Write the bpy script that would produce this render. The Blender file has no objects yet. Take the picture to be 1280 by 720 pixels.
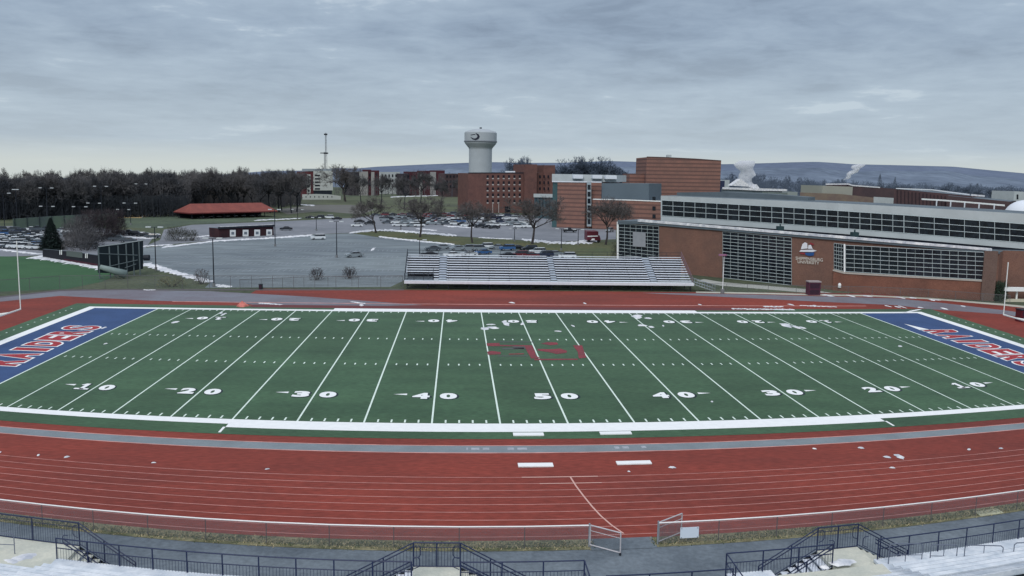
import bpy, math, random
from mathutils import Vector, Matrix
R = math.radians
scene = bpy.context.scene
COL = scene.collection
random.seed(7)

# ------------------------------------------------------------------ camera
CX, CY, CZ = -7.8345, -62.6429, 17.8631
YAW, PIT, ROL, FPX = 0.062725, 0.131104, 0.0156377, 1097.18
FW = Vector((math.sin(YAW)*math.cos(PIT), math.cos(YAW)*math.cos(PIT), -math.sin(PIT)))
_r = Vector((math.cos(YAW), -math.sin(YAW), 0)); _u = _r.cross(FW)
RT = _r*math.cos(ROL) + _u*math.sin(ROL)
UP = -_r*math.sin(ROL) + _u*math.cos(ROL)
EYE = Vector((CX, CY, CZ))

def ray(u, v):
    return FW + RT*((u-640)/FPX) - UP*((v-360)/FPX)
def gp(u, v, z=0.0):
    """image pixel to point: where its sight line meets the level z"""
    d = ray(u, v); t = (z-CZ)/d.z
    return Vector((CX+t*d.x, CY+t*d.y, z))
LOW = -5.0
def gl(u, v): return gp(u, v, LOW)
def sp(u, v, bv, z0=LOW, back=0.0):
    """point above the ground spot (u,bv), its height taken from row v"""
    g = gp(u, bv, z0); h = math.hypot(g.x-CX, g.y-CY) + back
    d = ray(u, v); t = h/math.hypot(d.x, d.y)
    return EYE + d*t
def dist(u, v, z=LOW):
    g = gp(u, v, z); return (g-EYE).dot(FW)

# site plan: playing-field coordinates (metres, origin = near end of the 50 yard line) -> ground plan bent to imitate barrel lens distortion
P = (-7.458618, -56.140335, 16.243747, 0.0628786, 0.1248580, 0.0157702, 1088.5905, -0.343982, 0.119076)
def _proj(X, Y, Z):
    cx, cy, cz, ya, pi, ro, f, k1, k2 = P
    dx, dy, dz = X-cx, Y-cy, Z-cz
    fw = (math.sin(ya)*math.cos(pi), math.cos(ya)*math.cos(pi), -math.sin(pi))
    r = (math.cos(ya), -math.sin(ya), 0.0)
    u = (r[1]*fw[2]-r[2]*fw[1], r[2]*fw[0]-r[0]*fw[2], r[0]*fw[1]-r[1]*fw[0])
    c, s = math.cos(ro), math.sin(ro)
    r2 = [r[i]*c+u[i]*s for i in range(3)]; u2 = [-r[i]*s+u[i]*c for i in range(3)]
    dd = dx*fw[0]+dy*fw[1]+dz*fw[2]
    x = (dx*r2[0]+dy*r2[1]+dz*r2[2])/dd; y = -(dx*u2[0]+dy*u2[1]+dz*u2[2])/dd
    rr = min(x*x+y*y, .72)
    m = 1+k1*rr+k2*rr*rr
    return 640+f*x*m, 360+f*y*m
def W(X, Y, zr=0.0):
    u, v = _proj(X, Y, zr); g = gp(u, v, zr); return g.x, g.y
def wz(p): x, y = W(p[0], p[1], 0.0); return Vector((x, y, p[2]))
def w2(p): x, y = W(p[0], p[1], 2.0); return Vector((x, y, p[2]))
def w1(p): x, y = W(p[0], p[1], 1.0); return Vector((x, y, p[2]))

scene.cycles.volume_bounces = 6
cam = bpy.data.cameras.new('camera'); camo = bpy.data.objects.new('camera', cam); COL.objects.link(camo)
M = Matrix((( RT.x, UP.x, -FW.x, CX), (RT.y, UP.y, -FW.y, CY), (RT.z, UP.z, -FW.z, CZ), (0,0,0,1)))
camo.matrix_world = M
cam.sensor_width = 36; cam.lens = 36*FPX/1280; cam.clip_start = 0.5; cam.clip_end = 30000
scene.camera = camo

# ------------------------------------------------------------------ materials
def lin(c):
    c /= 255.0
    return c/12.92 if c <= .04045 else ((c+.055)/1.055)**2.4
K = .98
def S(r, g, b, k=None):
    k = k or K
    return tuple(min(.88, lin(x)*k) for x in (r, g, b))
MATS = {}
def mat(name, rgb, rough=.8, var=0.0, scale=3.0, spec=.3, metal=0.0, rgb2=None, scale2=None, bump=0.0, stretch=None, fine=0.0):
    if name in MATS: return MATS[name]
    m = bpy.data.materials.new(name); m.use_nodes = True
    nt = m.node_tree; b = nt.nodes['Principled BSDF']
    b.inputs['Roughness'].default_value = rough; b.inputs['Metallic'].default_value = metal
    b.inputs['Specular IOR Level'].default_value = spec
    b.inputs['Base Color'].default_value = (*rgb, 1)
    if var or rgb2 or bump or fine:
        tc = nt.nodes.new('ShaderNodeNewGeometry')
        src = tc.outputs['Position']
        if stretch:
            mp = nt.nodes.new('ShaderNodeMapping'); mp.inputs['Scale'].default_value = stretch
            nt.links.new(src, mp.inputs[0]); src = mp.outputs[0]
        n = nt.nodes.new('ShaderNodeTexNoise'); n.inputs['Scale'].default_value = scale; n.inputs['Detail'].default_value = 6; n.inputs['Roughness'].default_value = .65
        nt.links.new(src, n.inputs['Vector'])
        mx = nt.nodes.new('ShaderNodeMix'); mx.data_type = 'RGBA'
        c2 = rgb2 or tuple(x*(1-var) for x in rgb)
        c1 = rgb if rgb2 else tuple(min(.9, x*(1+var*.6)) for x in rgb)
        rmp = nt.nodes.new('ShaderNodeMapRange'); rmp.inputs[1].default_value = .35; rmp.inputs[2].default_value = .65
        nt.links.new(n.outputs[0], rmp.inputs[0])
        mx.inputs[6].default_value = (*c1, 1); mx.inputs[7].default_value = (*c2, 1)
        nt.links.new(rmp.outputs[0], mx.inputs[0])
        out = mx.outputs[2]
        if scale2 or fine:
            n2 = nt.nodes.new('ShaderNodeTexNoise'); n2.inputs['Scale'].default_value = scale2 or scale*9; n2.inputs['Detail'].default_value = 4
            nt.links.new(src, n2.inputs['Vector'])
            r2 = nt.nodes.new('ShaderNodeMapRange'); r2.inputs[1].default_value = .3; r2.inputs[2].default_value = .7
            f = fine or .2
            r2.inputs[3].default_value = 1-f; r2.inputs[4].default_value = 1+f
            nt.links.new(n2.outputs[0], r2.inputs[0])
            v = nt.nodes.new('ShaderNodeVectorMath'); v.operation = 'SCALE'
            nt.links.new(out, v.inputs[0]); nt.links.new(r2.outputs[0], v.inputs['Scale']); out = v.outputs[0]
        nt.links.new(out, b.inputs['Base Color'])
        if bump:
            bp = nt.nodes.new('ShaderNodeBump'); bp.inputs['Strength'].default_value = bump; bp.inputs['Distance'].default_value = .05
            n3 = nt.nodes.new('ShaderNodeTexNoise'); n3.inputs['Scale'].default_value = (scale2 or scale*6)
            nt.links.new(src, n3.inputs['Vector']); nt.links.new(n3.outputs[0], bp.inputs['Height']); nt.links.new(bp.outputs[0], b.inputs['Normal'])
    MATS[name] = m
    return m
def chain_mat(name, rgb, cell=.055, wire=.17):
    """woven wire: diamond pattern with open holes"""
    if name in MATS: return MATS[name]
    m = bpy.data.materials.new(name); m.use_nodes = True; nt = m.node_tree; b = nt.nodes['Principled BSDF']
    b.inputs['Base Color'].default_value = (*rgb, 1); b.inputs['Roughness'].default_value = .5; b.inputs['Metallic'].default_value = .3
    uv = nt.nodes.new('ShaderNodeUVMap'); sx = nt.nodes.new('ShaderNodeSeparateXYZ'); nt.links.new(uv.outputs[0], sx.inputs[0])
    def math_(op, a, b_=None):
        n = nt.nodes.new('ShaderNodeMath'); n.operation = op
        for i, x in enumerate((a, b_)):
            if x is None: continue
            if isinstance(x, (int, float)): n.inputs[i].default_value = x
            else: nt.links.new(x, n.inputs[i])
        return n.outputs[0]
    ads = []
    for op in ('ADD', 'SUBTRACT'):
        s = math_(op, sx.outputs[0], sx.outputs[1]); s = math_('DIVIDE', s, cell); s = math_('FRACT', s)
        ads.append(math_('LESS_THAN', s, wire))
    a = math_('MAXIMUM', ads[0], ads[1])
    nt.links.new(a, b.inputs['Alpha'])
    MATS[name] = m; return m

def brick_mat(name, c1, c2, mortar, bands=None, zb=1.2, frac=.32, scale=1.0):
    """brick courses; optional darker horizontal bands every zb metres"""
    if name in MATS: return MATS[name]
    m = bpy.data.materials.new(name); m.use_nodes = True; nt = m.node_tree; b = nt.nodes['Principled BSDF']
    b.inputs['Roughness'].default_value = .9; b.inputs['Specular IOR Level'].default_value = .15
    g = nt.nodes.new('ShaderNodeNewGeometry')
    n = nt.nodes.new('ShaderNodeTexNoise'); n.inputs['Scale'].default_value = .3*scale; n.inputs['Detail'].default_value = 9; n.inputs['Roughness'].default_value = .7
    nt.links.new(g.outputs['Position'], n.inputs['Vector'])
    mr = nt.nodes.new('ShaderNodeMapRange'); mr.inputs[1].default_value = .35; mr.inputs[2].default_value = .65; nt.links.new(n.outputs[0], mr.inputs[0])
    mx = nt.nodes.new('ShaderNodeMix'); mx.data_type = 'RGBA'; mx.inputs[6].default_value = (*c1, 1); mx.inputs[7].default_value = (*c2, 1)
    nt.links.new(mr.outputs[0], mx.inputs[0]); out = mx.outputs[2]
    s = nt.nodes.new('ShaderNodeSeparateXYZ'); nt.links.new(g.outputs['Position'], s.inputs[0])
    def mth(op, a, v=None):
        q = nt.nodes.new('ShaderNodeMath'); q.operation = op; nt.links.new(a, q.inputs[0])
        if v is not None: q.inputs[1].default_value = v
        return q.outputs[0]
    n2 = nt.nodes.new('ShaderNodeTexNoise'); n2.inputs['Scale'].default_value = 7; n2.inputs['Detail'].default_value = 2
    nt.links.new(g.outputs['Position'], n2.inputs['Vector'])
    m2 = nt.nodes.new('ShaderNodeMapRange'); m2.inputs[1].default_value = .3; m2.inputs[2].default_value = .7; m2.inputs[3].default_value = .82; m2.inputs[4].default_value = 1.15
    nt.links.new(n2.outputs[0], m2.inputs[0])
    v = nt.nodes.new('ShaderNodeVectorMath'); v.operation = 'SCALE'; nt.links.new(out, v.inputs[0]); nt.links.new(m2.outputs[0], v.inputs['Scale']); out = v.outputs[0]
    if bands:
        f = mth('FRACT', mth('DIVIDE', s.outputs[2], zb)); l = mth('LESS_THAN', f, frac)
        mb = nt.nodes.new('ShaderNodeMix'); mb.data_type = 'RGBA'; nt.links.new(l, mb.inputs[0]); nt.links.new(out, mb.inputs[6]); mb.inputs[7].default_value = (*bands, 1); out = mb.outputs[2]
    nt.links.new(out, b.inputs['Base Color'])
    MATS[name] = m; return m

# ------------------------------------------------------------------ mesh building
class MB:
    def __init__(s, warp=None): s.v = []; s.f = []; s.uv = {}; s.warp = warp; s.mi = []; s.cur = 0
    def add(s, vs, fs):
        o = len(s.v); s.v += [Vector(p) for p in vs]; s.f += [tuple(i+o for i in f) for f in fs]; s.mi += [s.cur]*len(fs)
    def quad(s, a, b, c, d): s.add([a, b, c, d], [(0, 1, 2, 3)])
    def poly(s, pts): s.add(pts, [tuple(range(len(pts)))])
    def box(s, x0, x1, y0, y1, z0, z1, nx=1):
        for i in range(nx):
            a = x0+(x1-x0)*i/nx; b = x0+(x1-x0)*(i+1)/nx
            s.add([(a,y0,z0),(b,y0,z0),(b,y1,z0),(a,y1,z0),(a,y0,z1),(b,y0,z1),(b,y1,z1),(a,y1,z1)],
                  [(0,3,2,1),(4,5,6,7),(0,1,5,4),(2,3,7,6)]+([(3,0,4,7)] if i == 0 else [])+([(1,2,6,5)] if i == nx-1 else []))
    def obox(s, c, ex, ey, ez):
        c, ex, ey, ez = map(Vector, (c, ex, ey, ez))
        vs = [c+ex*a+ey*b+ez*d for d in (-1, 1) for a, b in ((-1,-1),(1,-1),(1,1),(-1,1))]
        s.add(vs, [(0,3,2,1),(4,5,6,7),(0,1,5,4),(1,2,6,5),(2,3,7,6),(3,0,4,7)])
    def tube(s, a, b, r, n=6, r2=None, seg=1, cap=True):
        a, b = Vector(a), Vector(b); r2 = r if r2 is None else r2
        d = (b-a); L = d.length
        if L < 1e-6: return
        d /= L; t = Vector((0,0,1)) if abs(d.z) < .9 else Vector((1,0,0)); e = d.cross(t).normalized(); g = d.cross(e)
        vs = []; fs = []
        for k in range(seg+1):
            q = k/seg; c = a+(b-a)*q; rr = r+(r2-r)*q
            for i in range(n):
                w = 2*math.pi*i/n; vs.append(c+e*(rr*math.cos(w))+g*(rr*math.sin(w)))
        for k in range(seg):
            for i in range(n): j = (i+1) % n; fs.append((k*n+i, k*n+j, (k+1)*n+j, (k+1)*n+i))
        if cap: fs += [tuple(range(n))[::-1], tuple(range(seg*n, seg*n+n))]
        s.add(vs, fs)
    def path(s, pts, r, n=6):
        for a, b in zip(pts, pts[1:]): s.tube(a, b, r, n)
    def lathe(s, c, prof, n=24):
        c = Vector(c); vs = []; fs = []
        for r, z in prof:
            for i in range(n): w = 2*math.pi*i/n; vs.append(c+Vector((r*math.cos(w), r*math.sin(w), z)))
        for k in range(len(prof)-1):
            for i in range(n): j = (i+1) % n; fs.append((k*n+i, k*n+j, (k+1)*n+j, (k+1)*n+i))
        s.add(vs, fs)
    def sheet(s, X0, X1, Y0, Y1, z, step=3.0):
        nx = max(1, int(math.ceil((X1-X0)/step))); ny = max(1, int(math.ceil((Y1-Y0)/step)))
        vs = [(X0+(X1-X0)*i/nx, Y0+(Y1-Y0)*j/ny, z) for j in range(ny+1) for i in range(nx+1)]
        s.add(vs, [(j*(nx+1)+i, j*(nx+1)+i+1, (j+1)*(nx+1)+i+1, (j+1)*(nx+1)+i) for j in range(ny) for i in range(nx)])
    def build(s, name, m, parent=None, origin=None, smooth=False, uvs=None):
        vs = [s.warp(p) for p in s.v] if s.warp else s.v
        o = Vector(origin) if origin is not None else (parent.location.copy() if parent is not None and parent.get('_o') else Vector((0,0,0)))
        me = bpy.data.meshes.new(name); me.from_pydata([tuple(p-o) for p in vs], [], s.f)
        ms = m if isinstance(m, (list, tuple)) else [m]
        for x in ms: me.materials.append(x)
        if len(ms) > 1: me.polygons.foreach_set('material_index', s.mi)
        if smooth: me.polygons.foreach_set('use_smooth', [True]*len(s.f))
        if uvs:
            l = me.uv_layers.new(name='UVMap')
            for pl in me.polygons:
                for li in pl.loop_indices:
                    l.data[li].uv = uvs(s.v[me.loops[li].vertex_index])
        me.update()
        ob = bpy.data.objects.new(name, me); COL.objects.link(ob)
        if parent is not None:
            ob.parent = parent
            if not parent.get('_o'): pass
        else: ob.location = o
        return ob

def tag(o, label=None, cat=None, group=None, kind=None):
    if label: o['label'] = label
    if cat: o['category'] = cat
    if group: o['group'] = group
    if kind: o['kind'] = kind
    return o
def thing(name, loc, label, cat, group=None, rz=0):
    o = bpy.data.objects.new(name, None); COL.objects.link(o); o.location = loc; o.rotation_euler = (0, 0, rz)
    o.empty_display_size = .5; o['_o'] = 1
    return tag(o, label, cat, group)
def struct(name, mb, m, **k):
    o = mb.build(name, m, **k); o['kind'] = 'structure'; return o
def dup(root, loc, rz=0.0, label=None, sc=None, group=None, swap=None):
    r = root.copy(); COL.objects.link(r); r.location = loc; r.rotation_euler = (0, 0, rz)
    if sc: r.scale = sc if isinstance(sc, tuple) else (sc, sc, sc)
    if label: r['label'] = label
    if group: r['group'] = group
    for ch in list(root.children):
        c = ch.copy(); COL.objects.link(c); c.parent = r
        if swap and c.name.split('.')[0] in swap:
            c.data = c.data.copy() if False else c.data
            c.material_slots[0].link = 'OBJECT'; c.material_slots[0].material = swap[c.name.split('.')[0]]
        for g in ch.children:
            d = g.copy(); COL.objects.link(d); d.parent = c
    return r

# ------------------------------------------------------------------ sky and light
w = bpy.data.worlds.new('World'); scene.world = w; w.use_nodes = True
nt = w.node_tree; nt.nodes.clear()
N = nt.nodes.new; L = nt.links.new
SUN_EL, SUN_ROT = R(38), R(200)
sky = N('ShaderNodeTexSky'); sky.sky_type = 'NISHITA'; sky.sun_disc = False; sky.sun_elevation = SUN_EL; sky.sun_rotation = SUN_ROT
tc = N('ShaderNodeTexCoord'); sep = N('ShaderNodeSeparateXYZ'); L(tc.outputs['Generated'], sep.inputs[0])
def mth(op, a, b=None, c=None):
    n = N('ShaderNodeMath'); n.operation = op
    for i, x in enumerate((a, b, c)):
        if x is None: continue
        if isinstance(x, (int, float)): n.inputs[i].default_value = x
        else: L(x, n.inputs[i])
    return n.outputs[0]
zc = mth('MAXIMUM', sep.outputs[2], 0.0)
den = mth('ADD', zc, .10)
px = mth('DIVIDE', sep.outputs[0], den); py = mth('DIVIDE', sep.outputs[1], den)
cb = N('ShaderNodeCombineXYZ'); L(px, cb.inputs[0]); L(py, cb.inputs[1]); L(mth('MULTIPLY', zc, 3.0), cb.inputs[2])
def noise(scale, det, rough, off=0.0, dist_=0.0):
    mp = N('ShaderNodeMapping'); mp.inputs['Location'].default_value = (off, off*.7, 0); L(cb.outputs[0], mp.inputs[0])
    n = N('ShaderNodeTexNoise'); n.inputs['Scale'].default_value = scale; n.inputs['Detail'].default_value = det; n.inputs['Roughness'].default_value = rough
    n.inputs['Distortion'].default_value = dist_
    L(mp.outputs[0], n.inputs['Vector']); return n.outputs[0]
n1 = noise(.62, 7, .52, 3.1, .3); n2 = noise(2.2, 6, .55, 9.0, .4); n3 = noise(6.5, 5, .6, 21.0, .5)
cl = mth('ADD', mth('ADD', mth('MULTIPLY', n1, .56), mth('MULTIPLY', n2, .30)), mth('MULTIPLY', n3, .14))
ramp = N('ShaderNodeValToRGB'); L(cl, ramp.inputs[0])
e = ramp.color_ramp.elements
e[0].position = .41; e[0].color = (lin(136), lin(152), lin(172), 1)
e[1].position = .61; e[1].color = (lin(194), lin(208), lin(221), 1)
q = e.new(.47); q.color = (lin(150), lin(167), lin(187), 1)
q = e.new(.57); q.color = (lin(168), lin(185), lin(203), 1)
# paler and warmer towards the horizon
hz = N('ShaderNodeMapRange'); L(zc, hz.inputs[0]); hz.inputs[1].default_value = 0.0; hz.inputs[2].default_value = .15; hz.inputs[3].default_value = .85; hz.inputs[4].default_value = 0.0
mx = N('ShaderNodeMix'); mx.data_type = 'RGBA'; L(hz.outputs[0], mx.inputs[0]); L(ramp.outputs[0], mx.inputs[6]); mx.inputs[7].default_value = (lin(192), lin(206), lin(216), 1)
h2 = N('ShaderNodeMapRange'); L(zc, h2.inputs[0]); h2.inputs[1].default_value = 0.004; h2.inputs[2].default_value = .03; h2.inputs[3].default_value = .75; h2.inputs[4].default_value = 0.0
mx2 = N('ShaderNodeMix'); mx2.data_type = 'RGBA'; L(h2.outputs[0], mx2.inputs[0]); L(mx.outputs[2], mx2.inputs[6]); mx2.inputs[7].default_value = (lin(213), lin(219), lin(213), 1)
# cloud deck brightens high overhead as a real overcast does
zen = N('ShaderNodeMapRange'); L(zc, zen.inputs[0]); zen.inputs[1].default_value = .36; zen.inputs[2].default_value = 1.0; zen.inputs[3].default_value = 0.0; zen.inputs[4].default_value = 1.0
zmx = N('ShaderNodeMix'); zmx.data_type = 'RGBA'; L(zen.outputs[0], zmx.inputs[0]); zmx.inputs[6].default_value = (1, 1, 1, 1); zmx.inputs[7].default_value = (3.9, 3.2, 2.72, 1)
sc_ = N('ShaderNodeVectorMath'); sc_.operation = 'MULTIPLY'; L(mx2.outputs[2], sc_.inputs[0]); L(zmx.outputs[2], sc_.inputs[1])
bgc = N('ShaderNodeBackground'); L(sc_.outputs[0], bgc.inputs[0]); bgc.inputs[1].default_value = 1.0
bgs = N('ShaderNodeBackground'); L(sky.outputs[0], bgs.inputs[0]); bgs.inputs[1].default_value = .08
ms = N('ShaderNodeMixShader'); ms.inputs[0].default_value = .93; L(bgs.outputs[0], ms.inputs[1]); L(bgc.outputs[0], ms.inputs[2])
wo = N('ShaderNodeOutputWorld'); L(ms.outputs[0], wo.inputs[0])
sun = bpy.data.lights.new('sun', 'SUN'); sun.energy = 1.35; sun.angle = R(22); sun.color = (1, .965, .92)
so = bpy.data.objects.new('sun', sun); COL.objects.link(so); so.location = (0, -40, 80)
sd = Vector((math.sin(SUN_ROT)*math.cos(SUN_EL), math.cos(SUN_ROT)*math.cos(SUN_EL), math.sin(SUN_EL)))
so.rotation_euler = sd.to_track_quat('Z', 'Y').to_euler()
scene.view_settings.view_transform = 'Standard'; scene.view_settings.look = 'None'
scene.view_settings.exposure = 0; scene.view_settings.gamma = 1

# ------------------------------------------------------------------ palette
m_grass = mat('dull_grass', S(92, 98, 78), .95, rgb2=S(70, 80, 66), scale=.05, fine=.3, scale2=1.2, spec=.1)
m_turf = mat('turf_green', S(65, 95, 68), .9, rgb2=S(51, 79, 57), scale=.16, fine=.3, scale2=5.5, spec=.25, stretch=(.35, 1.5, 1))
_nt = m_turf.node_tree; _b = _nt.nodes['Principled BSDF']; _b.inputs['Sheen Weight'].default_value = .13; _b.inputs['Sheen Roughness'].default_value = .35; _b.inputs['Sheen Tint'].default_value = (.8, .95, .8, 1)
_g = _nt.nodes.new('ShaderNodeNewGeometry'); _n = _nt.nodes.new('ShaderNodeTexNoise'); _n.inputs['Scale'].default_value = .045; _n.inputs['Detail'].default_value = 8; _n.inputs['Roughness'].default_value = .7; _nt.links.new(_g.outputs['Position'], _n.inputs['Vector'])
_sx = _nt.nodes.new('ShaderNodeSeparateXYZ'); _nt.links.new(_g.outputs['Position'], _sx.inputs[0])
_w = _nt.nodes.new('ShaderNodeMath'); _w.operation = 'SINE'; _m = _nt.nodes.new('ShaderNodeMath'); _m.operation = 'MULTIPLY'; _m.inputs[1].default_value = .687; _nt.links.new(_sx.outputs[0], _m.inputs[0]); _nt.links.new(_m.outputs[0], _w.inputs[0])
_w2 = _nt.nodes.new('ShaderNodeMapRange'); _w2.inputs[1].default_value = -.3; _w2.inputs[2].default_value = .3; _w2.inputs[3].default_value = .955; _w2.inputs[4].default_value = 1.035; _nt.links.new(_w.outputs[0], _w2.inputs[0])
_r = _nt.nodes.new('ShaderNodeMapRange'); _r.inputs[1].default_value = .38; _r.inputs[2].default_value = .62; _r.inputs[3].default_value = .84; _r.inputs[4].default_value = 1.16; _nt.links.new(_n.outputs[0], _r.inputs[0])
_mm = _nt.nodes.new('ShaderNodeMath'); _mm.operation = 'MULTIPLY'; _nt.links.new(_r.outputs[0], _mm.inputs[0]); _nt.links.new(_w2.outputs[0], _mm.inputs[1])
_v = _nt.nodes.new('ShaderNodeVectorMath'); _v.operation = 'SCALE'; _old = _b.inputs['Base Color'].links[0].from_socket; _nt.links.new(_old, _v.inputs[0]); _nt.links.new(_mm.outputs[0], _v.inputs['Scale']); _nt.links.new(_v.outputs[0], _b.inputs['Base Color'])
m_turf2 = mat('practice_green', S(62, 98, 66), .9, rgb2=S(54, 88, 60), scale=.1, fine=.1, scale2=3, spec=.2)
m_red = mat('track_red', S(138, 63, 52), .8, rgb2=S(113, 54, 47), scale=.13, fine=.2, scale2=4.5, spec=.2, stretch=(.35, 1, 1))
m_redf = mat('track_dark_red', S(104, 52, 54), .8, var=.1, scale=.2)
m_grey = mat('runway_grey', S(126, 136, 142), .8, var=.12, scale=.5, fine=.08, scale2=9)
m_walk = mat('walk_asphalt', S(112, 122, 130), .8, rgb2=S(86, 96, 105), scale=.3, fine=.16, scale2=4, spec=.4)
m_lot = mat('lot_asphalt', S(126, 136, 140), .85, rgb2=S(100, 110, 117), scale=.05, fine=.2, scale2=.35, spec=.3, stretch=(.5, 1.4, 1))
m_lot2 = mat('far_lot_asphalt', S(132, 135, 142), .85, rgb2=S(112, 117, 124), scale=.04, fine=.1, scale2=.4)
m_ringgrey = mat('outer_lane_grey', S(122, 126, 136), .85, rgb2=S(110, 104, 112), scale=.12, fine=.08, scale2=3)
m_white = mat('paint_white', S(240, 243, 246), .7, var=.05, scale=2)
m_line = mat('lane_white', S(206, 150, 142), .7, var=.3, scale=.7)
m_yard = mat('yard_line_white', S(222, 238, 228), .8, var=.08, scale=1.0)
m_blue = mat('endzone_blue', S(58, 84, 128), .85, rgb2=S(50, 74, 114), scale=.25, fine=.1, scale2=9)
m_elred = mat('emblem_faded_red', S(140, 58, 68), .85, rgb2=S(112, 62, 66), scale=.5, fine=.2, scale2=5)
m_lred = mat('logo_red', S(162, 54, 62), .85, var=.22, scale=.9, fine=.15, scale2=6)
m_lgrey = mat('logo_grey', S(84, 88, 88), .85, var=.12, scale=.8)
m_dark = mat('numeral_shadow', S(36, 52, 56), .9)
m_snow = mat('snow_white', S(246, 247, 250), .9, rgb2=S(178, 184, 194), scale=1.1, bump=.4, spec=.2, fine=.08, scale2=6)
m_navy = mat('navy_steel', S(26, 40, 74), .5, var=.15, scale=4, spec=.4)
m_dsteel = mat('dark_steel', S(34, 40, 50), .6, var=.2, scale=3)
m_galv = mat('galvanised', S(150, 158, 166), .45, var=.12, scale=5, metal=.3)
m_alum = mat('aluminium', S(224, 230, 238), .5, var=.06, scale=2.5, metal=.15, spec=.5)
m_alum2 = mat('aluminium_frosted', S(226, 231, 236), .6, rgb2=S(188, 198, 208), scale=1.2, fine=.04, scale2=9)
m_concrete = mat('cream_concrete', S(206, 206, 192), .85, rgb2=S(182, 186, 176), scale=.9, fine=.06, scale2=9)
m_glass = mat('dark_glass', S(14, 20, 30), .14, spec=.5, rgb2=S(34, 42, 50), scale=.55, fine=.5, scale2=1.7)  # lighter noise patches are reflections painted into the pane colour
m_frame = mat('window_frame_light', S(184, 196, 198), .5)
m_fascia = mat('fascia_grey', S(182, 190, 192), .7, var=.08, scale=.3)
m_roofgrey = mat('roof_grey', S(96, 108, 116), .8, var=.2, scale=.15)
m_brick = brick_mat('gym_brick', S(130, 98, 86), S(112, 88, 80), None)
m_brickstripe = brick_mat('striped_brick', S(148, 110, 99), S(128, 100, 92), None, bands=S(108, 84, 80), zb=1.75, frac=.36)
m_brickdorm = brick_mat('dorm_brick', S(118, 86, 80), S(98, 74, 71), None)
m_brickfar = brick_mat('far_brick', S(90, 74, 76), S(76, 66, 70), None, scale=.5)
m_bark = mat('bark', S(66, 62, 62, 1.2), .95, rgb2=S(46, 44, 46, 1.2), scale=2)
m_twig = mat('twig', S(88, 84, 82, 1.4), .95, rgb2=S(66, 64, 66, 1.4), scale=.6)
m_twigd = mat('forest_twig', S(82, 80, 80, 1.6), .95, rgb2=S(47, 51, 57, 1.5), scale=.045)  # paled in the colour to suggest distance haze over the wood
m_twigb = mat('far_twig', S(80, 90, 104, 1.6), .95, rgb2=S(56, 66, 80, 1.6), scale=.05)  # bluish distance haze is mixed into this base colour
m_ever = mat('evergreen_needles', S(26, 42, 38, 1.2), .95, rgb2=S(14, 24, 26, 1.2), scale=1.5)
m_tank = mat('tank_white', S(170, 178, 184), .5, var=.05, scale=.15)

# ------------------------------------------------------------------ ground
FAR = 9000
mb = MB(); rings = [0, 300, 600, 800, 1100, 1500, 2000, 3000, 4500, 7000, 12000]; NA = 72
for j, r_ in enumerate(rings):
    for i in range(NA):
        a = 2*math.pi*i/NA; mb.v.append(Vector((CX+math.cos(a)*r_, CY+math.sin(a)*r_, LOW-.02-max(0, r_-650)*.013)))
for j in range(len(rings)-1):
    for i in range(NA): mb.f.append((j*NA+i, (j+1)*NA+i, (j+1)*NA+(i+1) % NA, j*NA+(i+1) % NA)); mb.mi.append(0)
struct('ground', mb, m_grass)
edge_px = [(-300, 372), (0, 364.5), (75, 361.5), (150, 359.5), (262, 359.5), (390, 359), (503, 358.5), (506, 350), (640, 349), (766, 349), (771, 333)]
edge = [gp(*p) for p in edge_px]
edge = [Vector((-420, edge[0].y, 0))] + edge
right_back = [Vector((31, 114, 0)), Vector((78, 235, 0)), Vector((420, 235, 0))]
mb = MB(); mb.poly([Vector((-420, -200, 0)), Vector((420, -200, 0))] + right_back[::-1] + edge[::-1]); struct('stadium_terrace', mb, m_grass)
mb = MB(); run = edge + right_back
low = []
for i, p in enumerate(run):
    a = run[max(0, i-1)]; b = run[min(len(run)-1, i+1)]; t = (b-a).normalized(); n = Vector((-t.y, t.x, 0)) 
    low.append(Vector((p.x+n.x*15, p.y+n.y*15, LOW-.1)))
for i in range(len(run)-1): mb.quad(run[i], run[i+1], low[i+1], low[i])
struct('embankment', mb, m_grass)

def sheet_px(name, pts, z, m, low_=True, smooth_n=0, **k):
    mb = MB(); base = LOW if low_ else 0.0
    mb.poly([gp(u, v, base)+Vector((0, 0, z)) for u, v in pts]); return struct(name, mb, m, **k)
# lots, roads and lawns (low ground)
sheet_px('parking_lot', [(150, 318), (183, 309.5), (275, 300.5), (340, 297), (390, 293.5), (440, 291.5), (475, 297), (530, 301.5), (568, 306), (640, 311), (690, 316), (760, 329), (780, 345), (640, 350), (506, 352), (503, 364), (250, 366), (262, 354), (205, 338), (183, 330)], .012, m_lot)
sheet_px('access_road', [(180, 308), (200, 300), (205, 287), (240, 281), (330, 277.5), (440, 272.5), (470, 268), (560, 265.5), (700, 270), (770, 274), (770, 299), (745, 300), (690, 302.5), (575, 295.5), (527, 291.5), (470, 288), (440, 291), (390, 293), (340, 296.5), (275, 300)], .008, m_lot2)
sheet_px('overflow_lot', [(-120, 283), (0, 283), (60, 281), (125, 284), (140, 287), (195, 292), (182, 310), (150, 318), (60, 319), (0, 321), (-120, 322)], .008, m_lot2)
sheet_px('hill_path', [(345, 262), (395, 256), (440, 256), (470, 262), (450, 268), (400, 264), (360, 268)], .006, mat('path_grey', S(104, 104, 100), .9, var=.1, scale=.1))
sheet_px('practice_field', [(-160, 326), (0, 320.5), (45, 321), (90, 327), (125, 334), (152, 341), (128, 352), (60, 366), (-100, 376), (-220, 376)], .010, m_turf2)
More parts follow.
